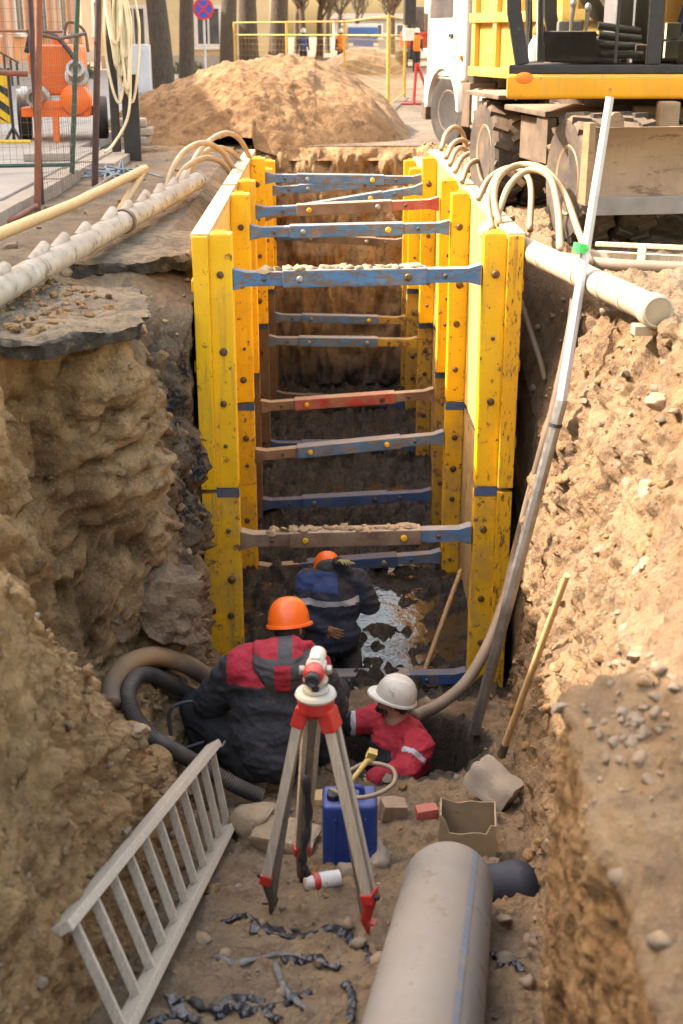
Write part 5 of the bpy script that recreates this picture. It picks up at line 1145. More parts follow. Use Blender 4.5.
for i, (dx, dz) in enumerate(((0, .06), (.05, .18), (-.04, .30))):
    block('kerbstone', ['lowest kerbstone of the small stack by the sand heap', 'middle kerbstone of the small stack by the sand heap', 'top kerbstone of the small stack by the sand heap'][i], 'kerbstone', (-2.75+dx, 19.6, .1+dz), (.55, .4, .11), E3(0, 0, 8*i-6), M['concrete'], i+20, .01)
block('paving_slab', 'grey paving slab lying on the sidewalk below the pump', 'paving slab', (-3.35, 16.5, .2), (.55, .5, .1), E3(0, 0, 10), M['paving'], 31, .008)

# ------------------------------------------------------------------ trees
def tree(label, x, y, r, h, seed, lean=(0, 0), forks=3):
    t = thing('tree', label, 'tree', (x, y, 0)); rnd = random.Random(seed)
    tops = []
    mb = MB(); P = [Vector((x+lean[0]*u+.06*math.sin(u*5+seed), y+lean[1]*u, h*u)) for u in [i/12 for i in range(13)]]
    mb.tube([P[0]-Vector((0, 0, .1))]+P, [r*1.5]+[r*(1.18-.5*i/12 if i else 1.3) for i in range(13)], 14); mb.build('trunk', M['bark'], t, None, 180)
    mb = MB(); tw = MB()
    def branch(p, d, l, rr, lv):
        q = [p]; dd = d.copy()
        for i in range(5): dd = (dd+Vector((rnd.gauss(0, .16), rnd.gauss(0, .16), .10))).normalized(); q.append(q[-1]+dd*l/5)
        (mb if lv < 2 else tw).tube(q, [rr*(1-.13*i) for i in range(6)], 8 if lv < 2 else 4, False)
        if lv < 3:
            for k in range(5 if lv else 4): 
                s = q[2+k % 4]; e = (dd+Vector((rnd.gauss(0, .7), rnd.gauss(0, .7), rnd.gauss(.2, .4)))).normalized(); branch(s, e, l*.62, rr*.45, lv+1)
    for k in range(forks+2):
        a = k*6.28/(forks+2)+seed; p = P[-1] if k < forks else P[8+k % 3]; branch(p, Vector((math.cos(a)*.6, math.sin(a)*.6, .8)).normalized(), h*.5, r*.42, 0)
    mb.build('limbs', M['bark'], t, None, 180); tw.build('crown', M['twig'], t)
tree('thick tree trunk beside the grey utility cabinet', -4.05, 35, .26, 6.0, 1, (-.15, 0))
tree('leaning slimmer tree trunk beside the round no-stopping sign', -4.25, 43, .22, 6.5, 2, (.5, 0))
tree('dark tree trunk in front of the pale yellow house window', -3.55, 53, .30, 6.5, 3, (.4, 0))
tree('forked tree trunk between yellow house and mesh fence', -2.75, 55, .36, 6.5, 4, (-.2, 0), 4)
tree('rough tree trunk behind the yellow mesh fence', -1.72, 57, .36, 7, 5, (.1, 0), 4)
tree('distant bare tree at the end of the yellow fence', -1.0, 74, .2, 3.0, 6, (.1, 0), 5)
tree('far bare tree before the hazy end of the street', -.1, 96, .24, 3.4, 7, (.2, 0), 5)
far_tree = [o for o in bpy.data.objects if o.get('label') == 'far bare tree before the hazy end of the street'][0]
FT = 'small bare tree in the far row lining the street'
for k, (x, y) in enumerate(((-1.9, 108), (.6, 122), (-3.2, 82), (5.9, 112), (6.6, 128), (3.6, 142), (1.9, 138))):
    c = copy_tree(far_tree); c.location = (x, y, 0); c.rotation_euler.z = k*1.3; tag(c, FT, 'tree', 'small bare trees far down the street')
def shrub(label, c, r, n, seed):
    rnd = random.Random(seed); t = thing('shrub', label, 'shrub', c); mb = MB(); c = Vector(c)
    for i in range(n):
        d = Vector((rnd.gauss(0, 1), rnd.gauss(0, 1), abs(rnd.gauss(0, 1)))).normalized()*r*rnd.random()**.4; p = c+Vector((d.x, d.y, d.z*.8+.05)); s = rnd.uniform(.04, .08)
        u = Vector((rnd.gauss(0, 1), rnd.gauss(0, 1), rnd.gauss(0, 1))).normalized(); w = u.orthogonal().normalized()
        mb.add([p, p+u*s+w*s*.4, p+u*s*2, p+u*s-w*s*.4], [(0, 1, 2, 3)])
    mb.build('foliage', M['leaf'], t); mb = MB()
    for i in range(7): a = i*.9; mb.tube([c, c+Vector((math.cos(a)*r*.5, math.sin(a)*r*.5, r*.6))], .015, 5)
    mb.build('stem', M['twig'], t)
shrub('round green shrub below the no-stopping sign', (-5.1, 53, 0), .75, 1400, 4)
shrub('dark shrub at the foot of the orange building', (-8.2, 47, .15), .6, 900, 6)
# ------------------------------------------------------------------ sign
def sign():
    c = Vector((-3.50, 42.0, 0)); t = thing('road_sign', 'round blue no-stopping sign with red cross on a grey pole', 'sign', c)
    tube_part('pole', t, [[c, c+Vector((0, 0, 2.75))]], .035, 'cabinet'); ctr = c+Vector((0, -.05, 2.30))
    mb = MB(); mb.lathe([(.31, 0), (.31, .012), (.001, .012)], ctr, (0, -1, 0), 40); d = mb.build('disc', M['sign_red'], t, None, 40)
    mb = MB(); mb.lathe([(.245, .012), (.245, .018), (.001, .018)], ctr, (0, -1, 0), 40); mb.build('blue_field', M['sign_blue'], d, None, 40)
    for s in (-1, 1):
        mb = MB(); mb.beam(ctr+Vector((-.175*s, -.0215-.002*s, -.175)), ctr+Vector((.175*s, -.0215-.002*s, .175)), .062, .003, (0, 1, 0)); mb.build('cross_bar', M['sign_red'], d)
sign()
# ------------------------------------------------------------------ yellow mesh fence beyond the heap
def yellow_fence():
    t = thing('mesh_fence', 'yellow mesh fence around the far side of the sand heap', 'fence', (.2, 32, 0))
    A, Bp, C, D = Vector((1.47, 29.6, 0)), Vector((.75, 42.5, 0)), Vector((-2.9, 47, 0)), Vector((2.25, 36.5, 0)); H = 1.98
    for p in (A, Bp, C, D, Bp.lerp(C, .5)): tube_part('post', t, [[p, p+Vector((0, 0, H))]], .042, 'yel_tube')
    seg = [(A, Bp), (Bp, C), (A, D)]
    for a, b in seg:
        for z in (H-.03, H-.42, .12): tube_part('rail', t, [[a+Vector((0, 0, z)), b+Vector((0, 0, z))]], .022, 'yel_tube')
    for (x, y) in ((2.18, 33.5), (2.05, 33.6)): pass
    mb = MB()
    for a, b in seg:
        n = int((b-a).length/.2)
        for i in range(n): p = a.lerp(b, i/n); mb.tube([p+Vector((0, 0, .12)), p+Vector((0, 0, H-.4))], .003, 4, False)
        for k in range(8): mb.tube([a+Vector((0, 0, .2+.18*k)), b+Vector((0, 0, .2+.18*k))], .003, 4, False)
    mb.build('mesh', M['yel_tube'], t)
    c = Vector((2.28, 32.5, 0)); s = thing('fence_stand', 'red folding stand at the corner of the yellow fence', 'stand', c)
    tube_part('leg', s, [[c+Vector((-.05, 0, 0)), c+Vector((.0, 0, .95))]], .035, 'red_pl'); tube_part('leg', s, [[c+Vector((.38, 0, 0)), c+Vector((.02, 0, .95))]], .035, 'red_pl'); tube_part('foot_bar', s, [[c+Vector((-.35, 0, .03)), c+Vector((.45, 0, .03))]], .03, 'red_pl')
yellow_fence()

# ------------------------------------------------------------------ wheeled excavator
def excavator():
    O = Vector((2.97, 12.05, 0)); Rz = Matrix.Rotation(R(8.5), 3, 'Z'); W = lambda x, y, z: O+Rz @ Vector((x, y, z)); ax = Rz @ Vector((1, 0, 0))
    t = thing('excavator', 'yellow wheeled excavator with dusty blade and dark glass cab', 'excavator', O)
    def rb(name, x0, x1, y0, y1, z0, z1, mt, bev=.012, par=None):
        mb = MB(); mb.box(W((x0+x1)/2, (y0+y1)/2, (z0+z1)/2), (x1-x0, y1-y0, z1-z0), Rz); return mb.build(name, M[mt], par or t, None, None, bev)
    rb('chassis', -.45, .45, -1.9, 1.9, .55, .92, 'mech'); rb('axle', -.7, .7, -1.35, -1.15, .42, .62, 'mech_dark'); rb('axle', -.7, .7, 1.15, 1.35, .42, .62, 'mech_dark')
    for y in (-1.25, 1.25):
        for x in (-1.08, -.74, .74, 1.08): wheel('wheel', t, W(x, y, .50), ax, .50, .30, 'tyre', 'rim_tan', 18, .55)
    # blade, curved plate
    mb = MB(); prof = [(-2.02, .34), (-2.06, .42), (-1.98, .58), (-1.95, .74), (-1.98, .90), (-2.02, .955)]
    poly = prof+[(y+.035, z) for y, z in reversed(prof)]; mb.prism([W(-1.28, y, z) for y, z in poly], Rz @ Vector((2.56, 0, 0))); bl = mb.build('blade', M['blade'], t, None, 40, .006)
    rb('cutting_edge', -1.28, 1.28, -2.085, -2.045, .33, .46, 'blade_edge', .004, bl)
    for x in (-1.1, 1.1): mb = MB(); mb.prism([W(x-.06, -1.99, .93), W(x-.06, -1.99, 1.02), W(x-.02, -1.99, 1.06), W(x+.02, -1.99, 1.06), W(x+.06, -1.99, 1.02), W(x+.06, -1.99, .93)], Rz @ Vector((0, .05, 0))); mb.build('lug', M['blade'], bl, None, None, .006)
    mb = MB(); mb.prism([W(-1.33, -2.06, .40), W(-1.33, -2.06, .99), W(-1.33, -1.93, .99), W(-1.33, -1.9, .40)], Rz @ Vector((.05, 0, 0))); mb.build('side_plate', M['blade'], bl, None, None, .004)
    for x in (-.4, .4): rb('blade_arm', x-.07, x+.07, -1.98, -1.3, .52, .66, 'mech')
    # step box and brackets over the wheels
    rb('tool_box', -1.15, -.72, -.35, .25, .55, .92, 'mech'); rb('step_plate', -1.25, -.55, -.75, .45, .955, 1.0, 'mech'); rb('mudguard', -1.26, -.6, .62, 1.85, 1.03, 1.07, 'mech')
    mb = MB(); mb.prism([W(-1.22, -.74, .58), W(-1.22, -.74, .95), W(-1.14, -.74, .95), W(-1.16, -.74, .6)], Rz @ Vector((0, .3, 0))); mb.build('bracket', M['mech'], t, None, None, .006)
    mb = MB(); mb.prism([W(-.76, -.74, .75), W(-.80, -.74, 1.0), W(-.55, -.74, 1.06), W(-.50, -.74, .95), W(-.62, -.74, .72)], Rz @ Vector((0, .12, 0))); mb.build('bracket', M['mech_dark'], t, None, None, .006)
    mb = MB(); mb.cyl(W(-.55, -.9, 1.0), W(.25, -1.0, .98), .05, 12); mb.cyl(W(-.5, -.98, .93), W(.5, -1.1, .9), .035, 12); mb.build('ram', M['rim_tan'], t, None, 40)
    for k in range(4): mb = MB(); mb.tube(bez([W(-.3+.16*k, -1.1, 1.0), W(-.2+.16*k, -1.35, .85), W(-.1+.16*k, -1.2, .7)], 14), .018, 7); mb.build('hydraulic_line', M['mech_dark'], t, None, 180)
    mb = MB(); mb.lathe([(.62, 0), (.62, .18), (.1, .18)], W(0, 0, .92), (0, 0, 1), 36); mb.build('turntable', M['mech_dark'], t, None, 40)
    for x in (1.62, 2.35): mb = MB(); mb.bx(x+1.05, x+1.2, 10.6, 10.8, .80, 1.10); mb.build('valve', M['rim_tan'], t, None, None, .02)
    # upper works, facing across the trench
    x0, x1, y0, y1 = 1.46, 5.2, 10.72, 13.3
    mb = MB(); mb.prism([(x0, y0, 1.115), (x1, y0, 1.115), (x1, y1, 1.115), (x0+1.0, y1, 1.115), (x0+.3, y0+.5, 1.115)], (0, 0, .185)); up = mb.build('platform', M['exc_yellow'], t, None, 60, .03, 3)
    mb = MB(); mb.lathe([(.038, 0), (.042, .004), (.03, .010), (.001, .012)], (x0+.14, y0, 1.275), (0, -1, 0), 16)
    for v in mb.v: v.x = x0+.14+(v.x-x0-.14)*1.7
    mb.build('marker_lamp', M['vest'], up, None, 60)
    mb = MB(); mb.bx(2.9, x1, 11.9, y1, 1.32, 2.35); mb.build('engine_cover', M['exc_yellow'], t, None, 60, .05, 3)
    cy0, cy1 = 10.76, 11.78; cab = thing('cab', None, None, (2.2, 11.2, 1.32)); cab.parent = t; cab.location = Vector((2.2, 11.2, 1.32))-O
    fr = lambda segs, name='frame', w=.07: None
    mb = MB(); mb.prism([(x0+.02, cy0-.01, 1.302), (3.45, cy0-.01, 1.302), (3.45, cy1, 1.302), (x0+.3, cy1, 1.302)], (0, 0, .068)); sill = mb.build('cab_sill', M['frame_dark'], t, None, None, .012)
    def bar(a, b, w, d=.07): mb = MB(); mb.beam(a, b, w, d, (0, 1, 0)); return mb.build('cab_pillar', M['frame_dark'], t, None, None, .015)
    for yy in (cy0+.03, cy1-.03):
        x0 = 1.46 if yy < 11 else 1.9
        bar((x0+.13, yy, 1.37), (x0+.05, yy, 1.75), .11); bar((x0+.05, yy, 1.73), (x0+.02, yy, 2.3), .11); bar((x0+.02, yy, 2.28), (x0+.35, yy, 3.0), .075); bar((2.62, yy, 1.37), (2.62, yy, 3.0), .11); bar((3.40, yy, 1.37), (3.40, yy, 3.0), .1)
        bar((x0+.30, yy, 2.98), (3.45, yy, 2.98), .08)
    x0 = 1.46
    bar((2.32, cy0+.02, 1.38), (2.32, cy0+.02, 2.9), .025, .03)
    mb = MB(); mb.bx(x0+.3, 3.47, cy0, cy1, 3.0, 3.08); mb.build('cab_roof', M['exc_yellow'], t, None, None, .03)
    for a, b in ((x0+.17, 2.56), (2.69, 3.35)):
        mb = MB(); mb.bx(a, b, cy0+.02, cy0+.026, 1.40, 2.93); mb.build('cab_window', M['glass'], t)
        mb = MB(); mb.bx(a+.42, b, cy1-.04, cy1-.034, 1.62, 2.93); mb.build('cab_window', M['glass_dark'], t)
    mb = MB(); mb.tube([(x0+.27, cy0+.06, 1.40), (x0+.25, cy0+.06, 1.9), (x0+.30, cy0+.06, 2.6)], .028, 8); mb.build('grab_rail', M['cabinet'], t, None, 60)
    mb = MB(); mb.bx(1.95, 2.45, 11.05, 11.55, 1.42, 1.58); mb.bx(2.36, 2.5, 11.05, 11.55, 1.55, 2.3); mb.build('seat', M['seat'], t, None, 60, .04, 3)
    mb = MB(); mb.bx(1.75, 2.18, 10.86, 11.0, 1.39, 1.62); mb.bx(2.0, 2.2, 11.6, 11.72, 1.39, 1.7); mb.build('console', M['seat'], t, None, 60, .02)
    for x, hgt in ((1.98, .2), (2.1, .17)): mb = MB(); mb.tube([(x, 10.93, 1.62), (x+.01, 10.93, 1.62+hgt)], [.012, .022], 8); mb.ell((x+.01, 10.93, 1.62+hgt), (.028, .028, .04)); mb.build('lever', M['steel'], t, None, 60)
    for k in range(4): mb = MB(); mb.tube([(2.22, 10.9+k*.05, 1.45+.07*k), (2.56, 10.9+k*.05, 1.44+.06*k)], .03, 8); mb.build('bellows', M['black'], t, None, 60)
    mb = MB(); mb.bx(2.0, 3.4, cy1-.02, cy1+.02, 1.37, 1.60); mb.bx(2.62, 2.68, 10.95, cy1, 1.37, 1.9); mb.build('inner_panel', M['seat'], t, None, None, .01)
    mb = MB(); mb.bx(2.85, 3.3, 10.95, 11.6, 1.37, 1.55); mb.bx(2.5, 2.6, 10.9, 11.0, 1.39, 1.52); mb.build('storage_box', M['mech'], t, None, None, .02)
    for k in range(3): mb = MB(); mb.tube(bez([(2.9, 11.3+.1*k, 1.5), (2.95+.1*k, 11.1, 1.9), (3.25, 11.2, 2.2)], 14), .02, 7); mb.build('cable', M['far_blue'], t, None, 180)
    mb = MB(); mb.tube([(1.72, 11.3, 1.4), (1.68, 11.3, 2.1)], .03, 8); mb.lathe([(.17, 0), (.19, .015), (.17, .03)], (1.7, 11.28, 2.05), (.3, -.1, 1), 24, True); mb.build('steering_column', M['black'], t, None, 60)
    mb = MB(); pr = [(1.2, 12.25, 1.45), (1.9, 12.25, 1.95), (2.6, 12.25, 2.5), (3.2, 12.25, 2.2)]
    mb.beam((2.95, 12.2, 1.45), (2.35, 12.2, 2.35), .28, .32); mb.beam((2.4, 12.2, 2.25), (.9, 12.2, 3.6), .28, .34); mb.build('boom', M['tank'], t, None, None, .03)
    mb = MB(); mb.cyl((2.6, 12.0, 1.5), (1.7, 12.0, 2.7), .07, 14); mb.build('boom_ram', M['mech'], t, None, 40)
    for zz, mt in ((1.42, 'panel_out'), (1.56, 'trim_w')): mb = MB(); mb.bx(2.72, 2.83, 10.84, 10.9, zz, zz+.12); mb.build('carton', M['hose_cream'], t, None, None, .004)
    b = Vector((1.72, 10.9, 1.385)); s = thing('spray_bottle', 'white bottle with orange cap inside the machine cab', 'bottle', b)
    mb = MB(); mb.lathe([(.06, 0), (.07, .01), (.07, .13), (.05, .17), (.03, .19), (.028, .21)], b, (0, 0, 1), 20); mb.build('bottle_body', M['white_pl'], s, None, 40)
    mb = MB(); mb.lathe([(.03, 0), (.045, .01), (.05, .05), (.03, .09), (.015, .1)], b+Vector((0, 0, .2)), (.2, 0, 1), 18); mb.build('cap', M['vest'], s, None, 40)
excavator()
# remove the unused cab holder
for o in list(bpy.data.objects):
    if o.name == 'cab' and o.type == 'EMPTY' and not o.children: bpy.data.objects.remove(o)

# ------------------------------------------------------------------ tipper truck
def truck():
    O = Vector((3.0, 20.45, 0)); Rz = Matrix.Rotation(R(15), 3, 'Z'); W = lambda x, y, z: O+Rz @ Vector((x, y, z)); ax = Rz @ Vector((1, 0, 0))
    t = thing('tipper_truck', 'dusty white tipper truck with yellow body behind the excavator', 'truck', O)
    def rb(name, x0, x1, y0, y1, z0, z1, mt, bev=.02, par=None, seg=2):
        mb = MB(); mb.box(W((x0+x1)/2, (y0+y1)/2, (z0+z1)/2), (x1-x0, y1-y0, z1-z0), Rz); return mb.build(name, M[mt], par or t, None, 60, bev, seg)
    rb('cab', -1.2, 1.2, -.75, .85, .95, 2.9, 'truck_white', .08, None, 3); rb('front_panel', -1.2, 1.2, .55, .95, .55, 1.0, 'truck_white', .05)
    d = rb('door', -1.222, -1.19, -.45, .72, 1.02, 2.75, 'truck_white', .012); rb('door_window', -1.232, -1.20, -.32, .62, 1.82, 2.62, 'pane', .006, d); rb('handle', -1.25, -1.22, -.36, -.2, 1.55, 1.6, 'black', .006, d); rb('marker_lamp', -1.24, -1.19, -.70, -.62, 1.25, 1.31, 'vest', .006)
    # arch over the front wheel
    mb = MB(); n = 16; pts = []
    for i in range(n+1): a = math.pi*(.02+.96*i/n); pts.append(Vector((0, math.cos(a)*.62, .52+math.sin(a)*.60)))
    poly = [W(-1.26, p.y, p.z) for p in pts]+[W(-1.26, p.y*1.16, .50+(p.z-.52)*1.16) for p in reversed(pts)]
    mb.prism(poly, Rz @ Vector((.5, 0, 0))); mb.build('wheel_arch', M['truck_white'], t, None, 40, .01)
    for x in (-1.03, 1.03): wheel('wheel', t, W(x, 0, .52), Rz @ Matrix.Rotation(R(10), 3, 'Z') @ Vector((1, 0, 0)), .52, .30, 'tyre_dark', 'mech', 0, .58)
    for y in (-3.9, -5.2):
        for x in (-1.0, 1.0): wheel('wheel', t, W(x, y, .52), ax, .52, .5, 'tyre', 'mech', 0, .58)
    rb('chassis', -.45, .45, -6.2, .6, .62, .88, 'mech_dark')
    rb('fuel_tank', -1.2, -.62, -2.35, -1.05, .38, .88, 'tank', .10, None, 4)
    for y in (-2.05, -1.7, -1.35): rb('tank_strap', -1.212, -.6, y-.03, y+.03, .37, .892, 'mech', .004)
    rb('battery_box', -1.18, -.7, -2.95, -2.45, .28, 1.0, 'truck_white', .02); rb('mud_flap', -1.2, -.75, -3.2, -3.17, .2, .95, 'black', .004)
    rb('step', -1.2, -.8, -1.0, -.7, .35, .95, 'mech', .02); rb('air_intake', -1.15, -.85, -1.0, -.82, .95, 2.6, 'mech_dark', .02)
    b = rb('tipper_body', -1.24, 1.24, -6.6, -1.25, 1.1, 2.6, 'tip_yellow', .02)
    for y in (-1.35, -2.1, -2.9, -3.7, -4.5, -5.3, -6.1): rb('body_rib', -1.31, -1.24, y-.06, y+.06, 1.06, 2.62, 'tip_yellow', .01, b)
    for z in (1.12, 1.8, 2.5): rb('body_rail', -1.33, -1.241, -6.55, -1.24, z-.06, z+.06, 'tip_yellow', .01, b)
    rb('headboard', -1.2, 1.2, -1.24, -1.14, 1.1, 2.95, 'tip_yellow', .01, b); rb('sub_frame', -.9, .9, -6.5, -1.3, .9, 1.06, 'mech', .01)
    mb = MB(); mb.tube([W(-1.2, .75, 2.5), W(-1.48, .82, 2.5), W(-1.48, .82, 1.5)], .022, 8); mb.build('mirror_arm', M['black'], t, None, 60)
    m = rb('mirror', -1.58, -1.40, .78, .88, 1.72, 2.3, 'black', .03); rb('mirror', -1.58, -1.42, .78, .88, 1.5, 1.68, 'truck_white', .03); rb('bumper', -1.2, 1.2, .85, 1.05, .35, .62, 'mech', .03)
truck()

# ------------------------------------------------------------------ far street life
def far_truck(label, x, y, mt, w=2.4, h=2.9):
    t = thing('parked_truck', label, 'truck', (x, y, 0)); mb = MB(); mb.bx(x-w/2, x+w/2, y, y+2, .6, h); mb.build('cab', M[mt], t, None, None, .1, 3)
    mb = MB(); mb.bx(x-w/2+.2, x+w/2-.2, y-.02, y+.05, 1.6, h-.4); mb.build('windscreen', M['pane'], t, None, None, .02); mb = MB(); mb.bx(x-w/2, x+w/2, y-.1, y+.2, .4, .8); mb.build('bumper', M['trim_w'], t, None, None, .03)
    mb = MB(); mb.bx(x-w/2-.05, x+w/2+.05, y+2.2, y+7, 1, h+.2); mb.build('body', M['trim_w'], t, None, None, .05)
    for sx in (-1, 1):
        wheel('wheel', t, (x+sx*(w/2-.18), y+.9, .48), (1, 0, 0), .48, .3, 'tyre_dark', 'mech'); mb = MB(); mb.bx(x+sx*.8-.15, x+sx*.8+.15, y-.12, y-.08, .85, 1.05); mb.build('headlight', M['trim_w'], t, None, None, .01)
far_truck('blue truck facing along the far street', 2.75, 88, 'far_blue', 1.9, 2.0)
def far_digger(label, x, y, mt, s=1):
    t = thing('digger', label, 'digger', (x, y, 0)); mb = MB(); mb.bx(x-.9, x+.9, y, y+2.5, .9, 1.7); mb.build('body', M[mt], t, None, None, .08); mb = MB(); mb.bx(x-.8, x+.2, y+.1, y+1.4, 1.7, 2.9); mb.build('cab', M['pane'], t, None, None, .08)
    for sx in (-1, 1): mb = MB(); mb.bx(x+sx*.9-.25, x+sx*.9+.25, y-.5, y+2.8, 0, .8); mb.build('track', M['tyre_dark'], t, None, None, .2, 3)
    mb = MB(); mb.beam((x+.5, y, 1.5), (x+.6, y-1.6, 3.0), .25, .3); mb.beam((x+.6, y-1.6, 3.0), (x+.6, y-2.6, 1.2), .22, .26); mb.build('boom', M[mt], t, None, None, .03); mb = MB(); mb.bx(x+.2, x+1.0, y-2.9, y-2.4, .7, 1.3); mb.build('bucket', M['mech_dark'], t, None, None, .06)
far_digger('red digger working at the far right of the street', 5.1, 70, 'far_red'); far_digger('orange digger between the blue truck and the buildings', 7.1, 92, 'vest')
def far_person(label, x, y, top):
    z = 0; t = thing('person', label, 'person', (x, y, 0))
    blob('body', [('c', (x-.1, y, .08), .06, (x-.09, y, .85), .10), ('c', (x+.1, y+.1, .08), .06, (x+.09, y, .85), .10), ('c', (x, y, .9), .15, (x, y, 1.4), .16), ('c', (x-.2, y, 1.4), .06, (x-.27, y, .85), .04), ('c', (x+.2, y, 1.4), .06, (x+.25, y-.1, .9), .04), ('e', (x, y, 1.66), (.09, .1, .12)), ('c', (x, y, 1.4), .06, (x, y, 1.6), .055), ('c', (x-.2, y, 1.42), .06, (x+.2, y, 1.42), .06)], M['cloth_dark'], t, .03, 2)
    blob('vest', [('c', (x, y, .95), .165, (x, y, 1.4), .175), ('c', (x-.2, y, 1.41), .07, (x+.2, y, 1.41), .07)], M[top], t, .03, 2); helmet('helmet', (x, y, 1.68), (0, -1, 0), (0, 0, 1), 'helmet_w', t, 1.05)
far_person('distant worker in blue walking behind the yellow fence', -.75, 62, 'cloth_blue'); far_person('distant worker in an orange vest beside the blue truck', 1.0, 66, 'vest'); far_person('distant worker in an orange vest before the red digger', 4.2, 60, 'vest')

# ------------------------------------------------------------------ buildings
def building(label, x0, x1, y0, y1, h, mt, wins, face, roof=None, extra=None):
    """face 'x+' / 'x-' / 'y-' carries the windows; wins: (u, z, w, h) with u along the face"""
    t = thing('building', label, 'building', ((x0+x1)/2, (y0+y1)/2, 0))
    mb = MB(); mb.bx(x0, x1, y0, y1, -.02, h); w = mb.build('wall', M[mt], t)
    def fb(u0, u1, z0, z1, d0, d1):
        mb = MB()
        if face == 'x+': mb.bx(x1+d0, x1+d1, u0, u1, z0, z1)
        elif face == 'x-': mb.bx(x0-d1, x0-d0, u0, u1, z0, z1)
        else: mb.bx(u0, u1, y0-d1, y0-d0, z0, z1)
        return mb
    a, b = (y0, y1) if face[0] == 'x' else (x0, x1)
    fb(a, b, 0, .7, .0015, .06).build('plinth', M['plaster_g'], t, None, None, .01)
    fb(a, b, h*.5-.1, h*.5+.1, .0015, .09).build('cornice', M['trim_w'], t, None, None, .02)
    for (u, z, ww, hh) in wins:
        fr = fb(u-ww/2-.12, u+ww/2+.12, z-.12, z+hh+.12, .0015, .10).build('window', M['trim_w'], t, None, None, .015)
        for s in (-1, 1): fb(u+s*ww/4-ww/4+.04, u+s*ww/4+ww/4-.04, z+.03, z+hh-.03, .1, .106).build('pane', M['pane'], fr)
        fb(u-ww/2-.2, u+ww/2+.2, z-.2, z-.12, .0015, .2).build('sill', M['trim_w'], fr, None, None, .01)
    if extra: extra(t, fb)
    if roof:
        mb = MB(); e = .35; rh = roof[1]
        if roof[0] == 'y':
            for s, p in ((0, 0),): mb.prism([(x0-e, y0-e, h), (x1+e, y0-e, h), ((x0+x1)/2, y0-e, h+rh)], (0, y1-y0+2*e, 0))
        else: mb.prism([(x0-e, y0-e, h), (x0-e, y1+e, h), (x0-e, (y0+y1)/2, h+rh)], (x1-x0+2*e, 0, 0))
        mb.build('roof', M['roof'], t)
    return t
rowz = lambda ys, h1=1.7, h2=5: [(y, z, 1.1, 1.8) for y in ys for z in (h1, h2)]
def pilasters(t, fb):
    for u in (41, 45, 49, 53, 57): fb(u-.35, u+.35, .7, 7.9, .0015, .12).build('pilaster', M['plaster_p'], t, None, None, .02)
building('long orange plaster building with tall windows along the street', -21, -10.2, 38, 59.5, 8.0, 'plaster_o', rowz((39.5, 43, 47, 51, 55, 58.5)), 'x+', ('y', 2.4), pilasters)
building('unseen pink plaster house, sized to shade the left ground', -21, -10.32, 7.32, 37.6, 8.15, 'plaster_p', rowz((12, 16, 20, 24, 28, 32, 36)), 'x+', ('y', 1.0))  # out of view; added, height and length set to shade the left side
building('unseen tall gabled house, shaped to shade the near right bank', -21, -10.3, -8, 7.3, 8.3, 'plaster_y', rowz((-5, -1, 3, 6)), 'x+', ('x', 4.6))  # out of view; added, gable shaped to cast the near bank's shade edge
building('pale yellow house with one small window behind the trees', -9.6, -2.2, 60.5, 72, 8.0, 'plaster_y', [(-4.85, 1.15, 1.0, 1.5), (-8.1, 1.15, 1.0, 1.5), (-4.85, 4.8, 1.0, 1.6), (-8.1, 4.8, 1, 1.6)], 'y-', ('x', 2))
building('white building row along the sunny side of the street', 7.6, 18, 40, 74, 9.5, 'plaster_w', rowz((43, 48, 53, 58, 63, 68, 72)), 'x-', ('y', 2))
building('cream corner building further along the sunny side', 8.3, 19, 76, 110, 10.5, 'plaster_y', rowz((80, 86, 92, 98, 104)), 'x-', ('y', 2))
building('grey-brown building across the end of the street', 1.5, 11, 150, 160, 3.1, 'plaster_g', [(x, 1.2, 1.4, 1.3) for x in (3, 6, 9)], 'y-', ('x', .6))
building('low house with a square chimney far down the street', -16, -2.5, 84, 100, 7.5, 'plaster_p', [(x, 1.6, 1.2, 1.8) for x in (-13, -9, -5)], 'y-', ('x', 2))
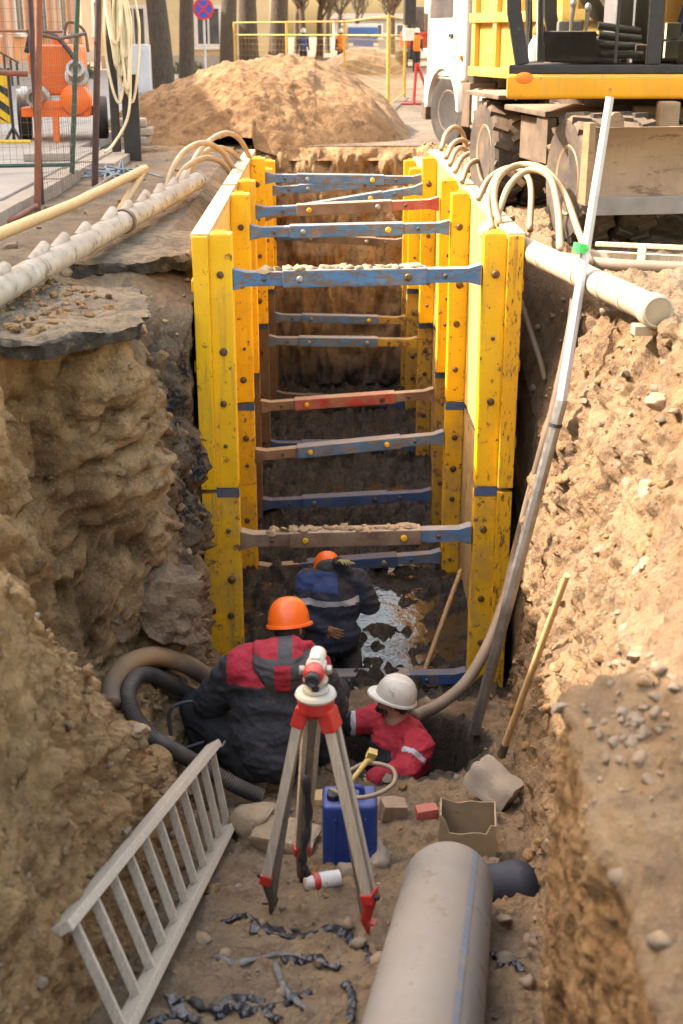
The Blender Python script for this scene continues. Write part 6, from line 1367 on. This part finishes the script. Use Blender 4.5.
# railing at the orange building's steps
t = thing('stair_railing', 'black iron stair railing before the orange building', 'railing', (-9.3, 39.5, .15))
for k in range(5): tube_part('post', t, [[(-9.1, 38.2+k*.8, .15), (-9.1, 38.2+k*.8, 1.25-.12*k)]], .03, 'black')
tube_part('handrail', t, [[(-9.1, 38.0, 1.3), (-9.1, 41.6, .78)], [(-9.1, 38, .8), (-9.1, 41.6, .4)]], .03, 'black')

# ------------------------------------------------------------------ light, camera
EL, AZ = 42.0, 8.0
sd = Vector((-math.cos(R(EL))*math.cos(R(AZ)), math.cos(R(EL))*math.sin(R(AZ)), math.sin(R(EL))))
su = bpy.data.lights.new('sun', 'SUN'); su.energy = 2.5; su.angle = R(.6); su.color = (1, .96, .90)
so = bpy.data.objects.new('sun', su); COL.objects.link(so); so.location = sd*60; so.rotation_euler = (-sd).to_track_quat('-Z', 'Y').to_euler()
wd = bpy.data.worlds.new('World'); SC.world = wd; wd.use_nodes = True; nt = wd.node_tree
bg = nt.nodes['Background']; sk = nt.nodes.new('ShaderNodeTexSky'); sk.sky_type = 'NISHITA'; sk.sun_disc = False; sk.sun_elevation = R(EL); sk.sun_rotation = math.atan2(sd.x, sd.y); sk.air_density = 2.0; sk.dust_density = 4.0; sk.ozone_density = .5
nt.links.new(sk.outputs[0], bg.inputs[0]); bg.inputs[1].default_value = .15
cam = bpy.data.cameras.new('camera'); co = bpy.data.objects.new('camera', cam); COL.objects.link(co); SC.camera = co
co.location = (0, 0, CH); co.rotation_euler = (R(90)-TH, 0, -YAW)
cam.sensor_fit = 'VERTICAL'; cam.sensor_height = 36; cam.lens = F/1024*36; cam.clip_end = 2000; cam.clip_start = .05
cam.dof.use_dof = True; cam.dof.focus_distance = 10.3; cam.dof.aperture_fstop = 2.6; cam.dof.aperture_blades = 8
SC.view_settings.view_transform = 'Standard'; SC.view_settings.look = 'None'; SC.view_settings.exposure = 2.5; SC.view_settings.gamma = 1
SC.view_settings.use_white_balance = True; SC.view_settings.white_balance_temperature = 7500; SC.view_settings.white_balance_tint = 18
SC.cycles.use_denoising = True; SC.cycles.max_bounces = 8; SC.cycles.diffuse_bounces = 5; SC.cycles.caustics_reflective = False; SC.cycles.caustics_refractive = False
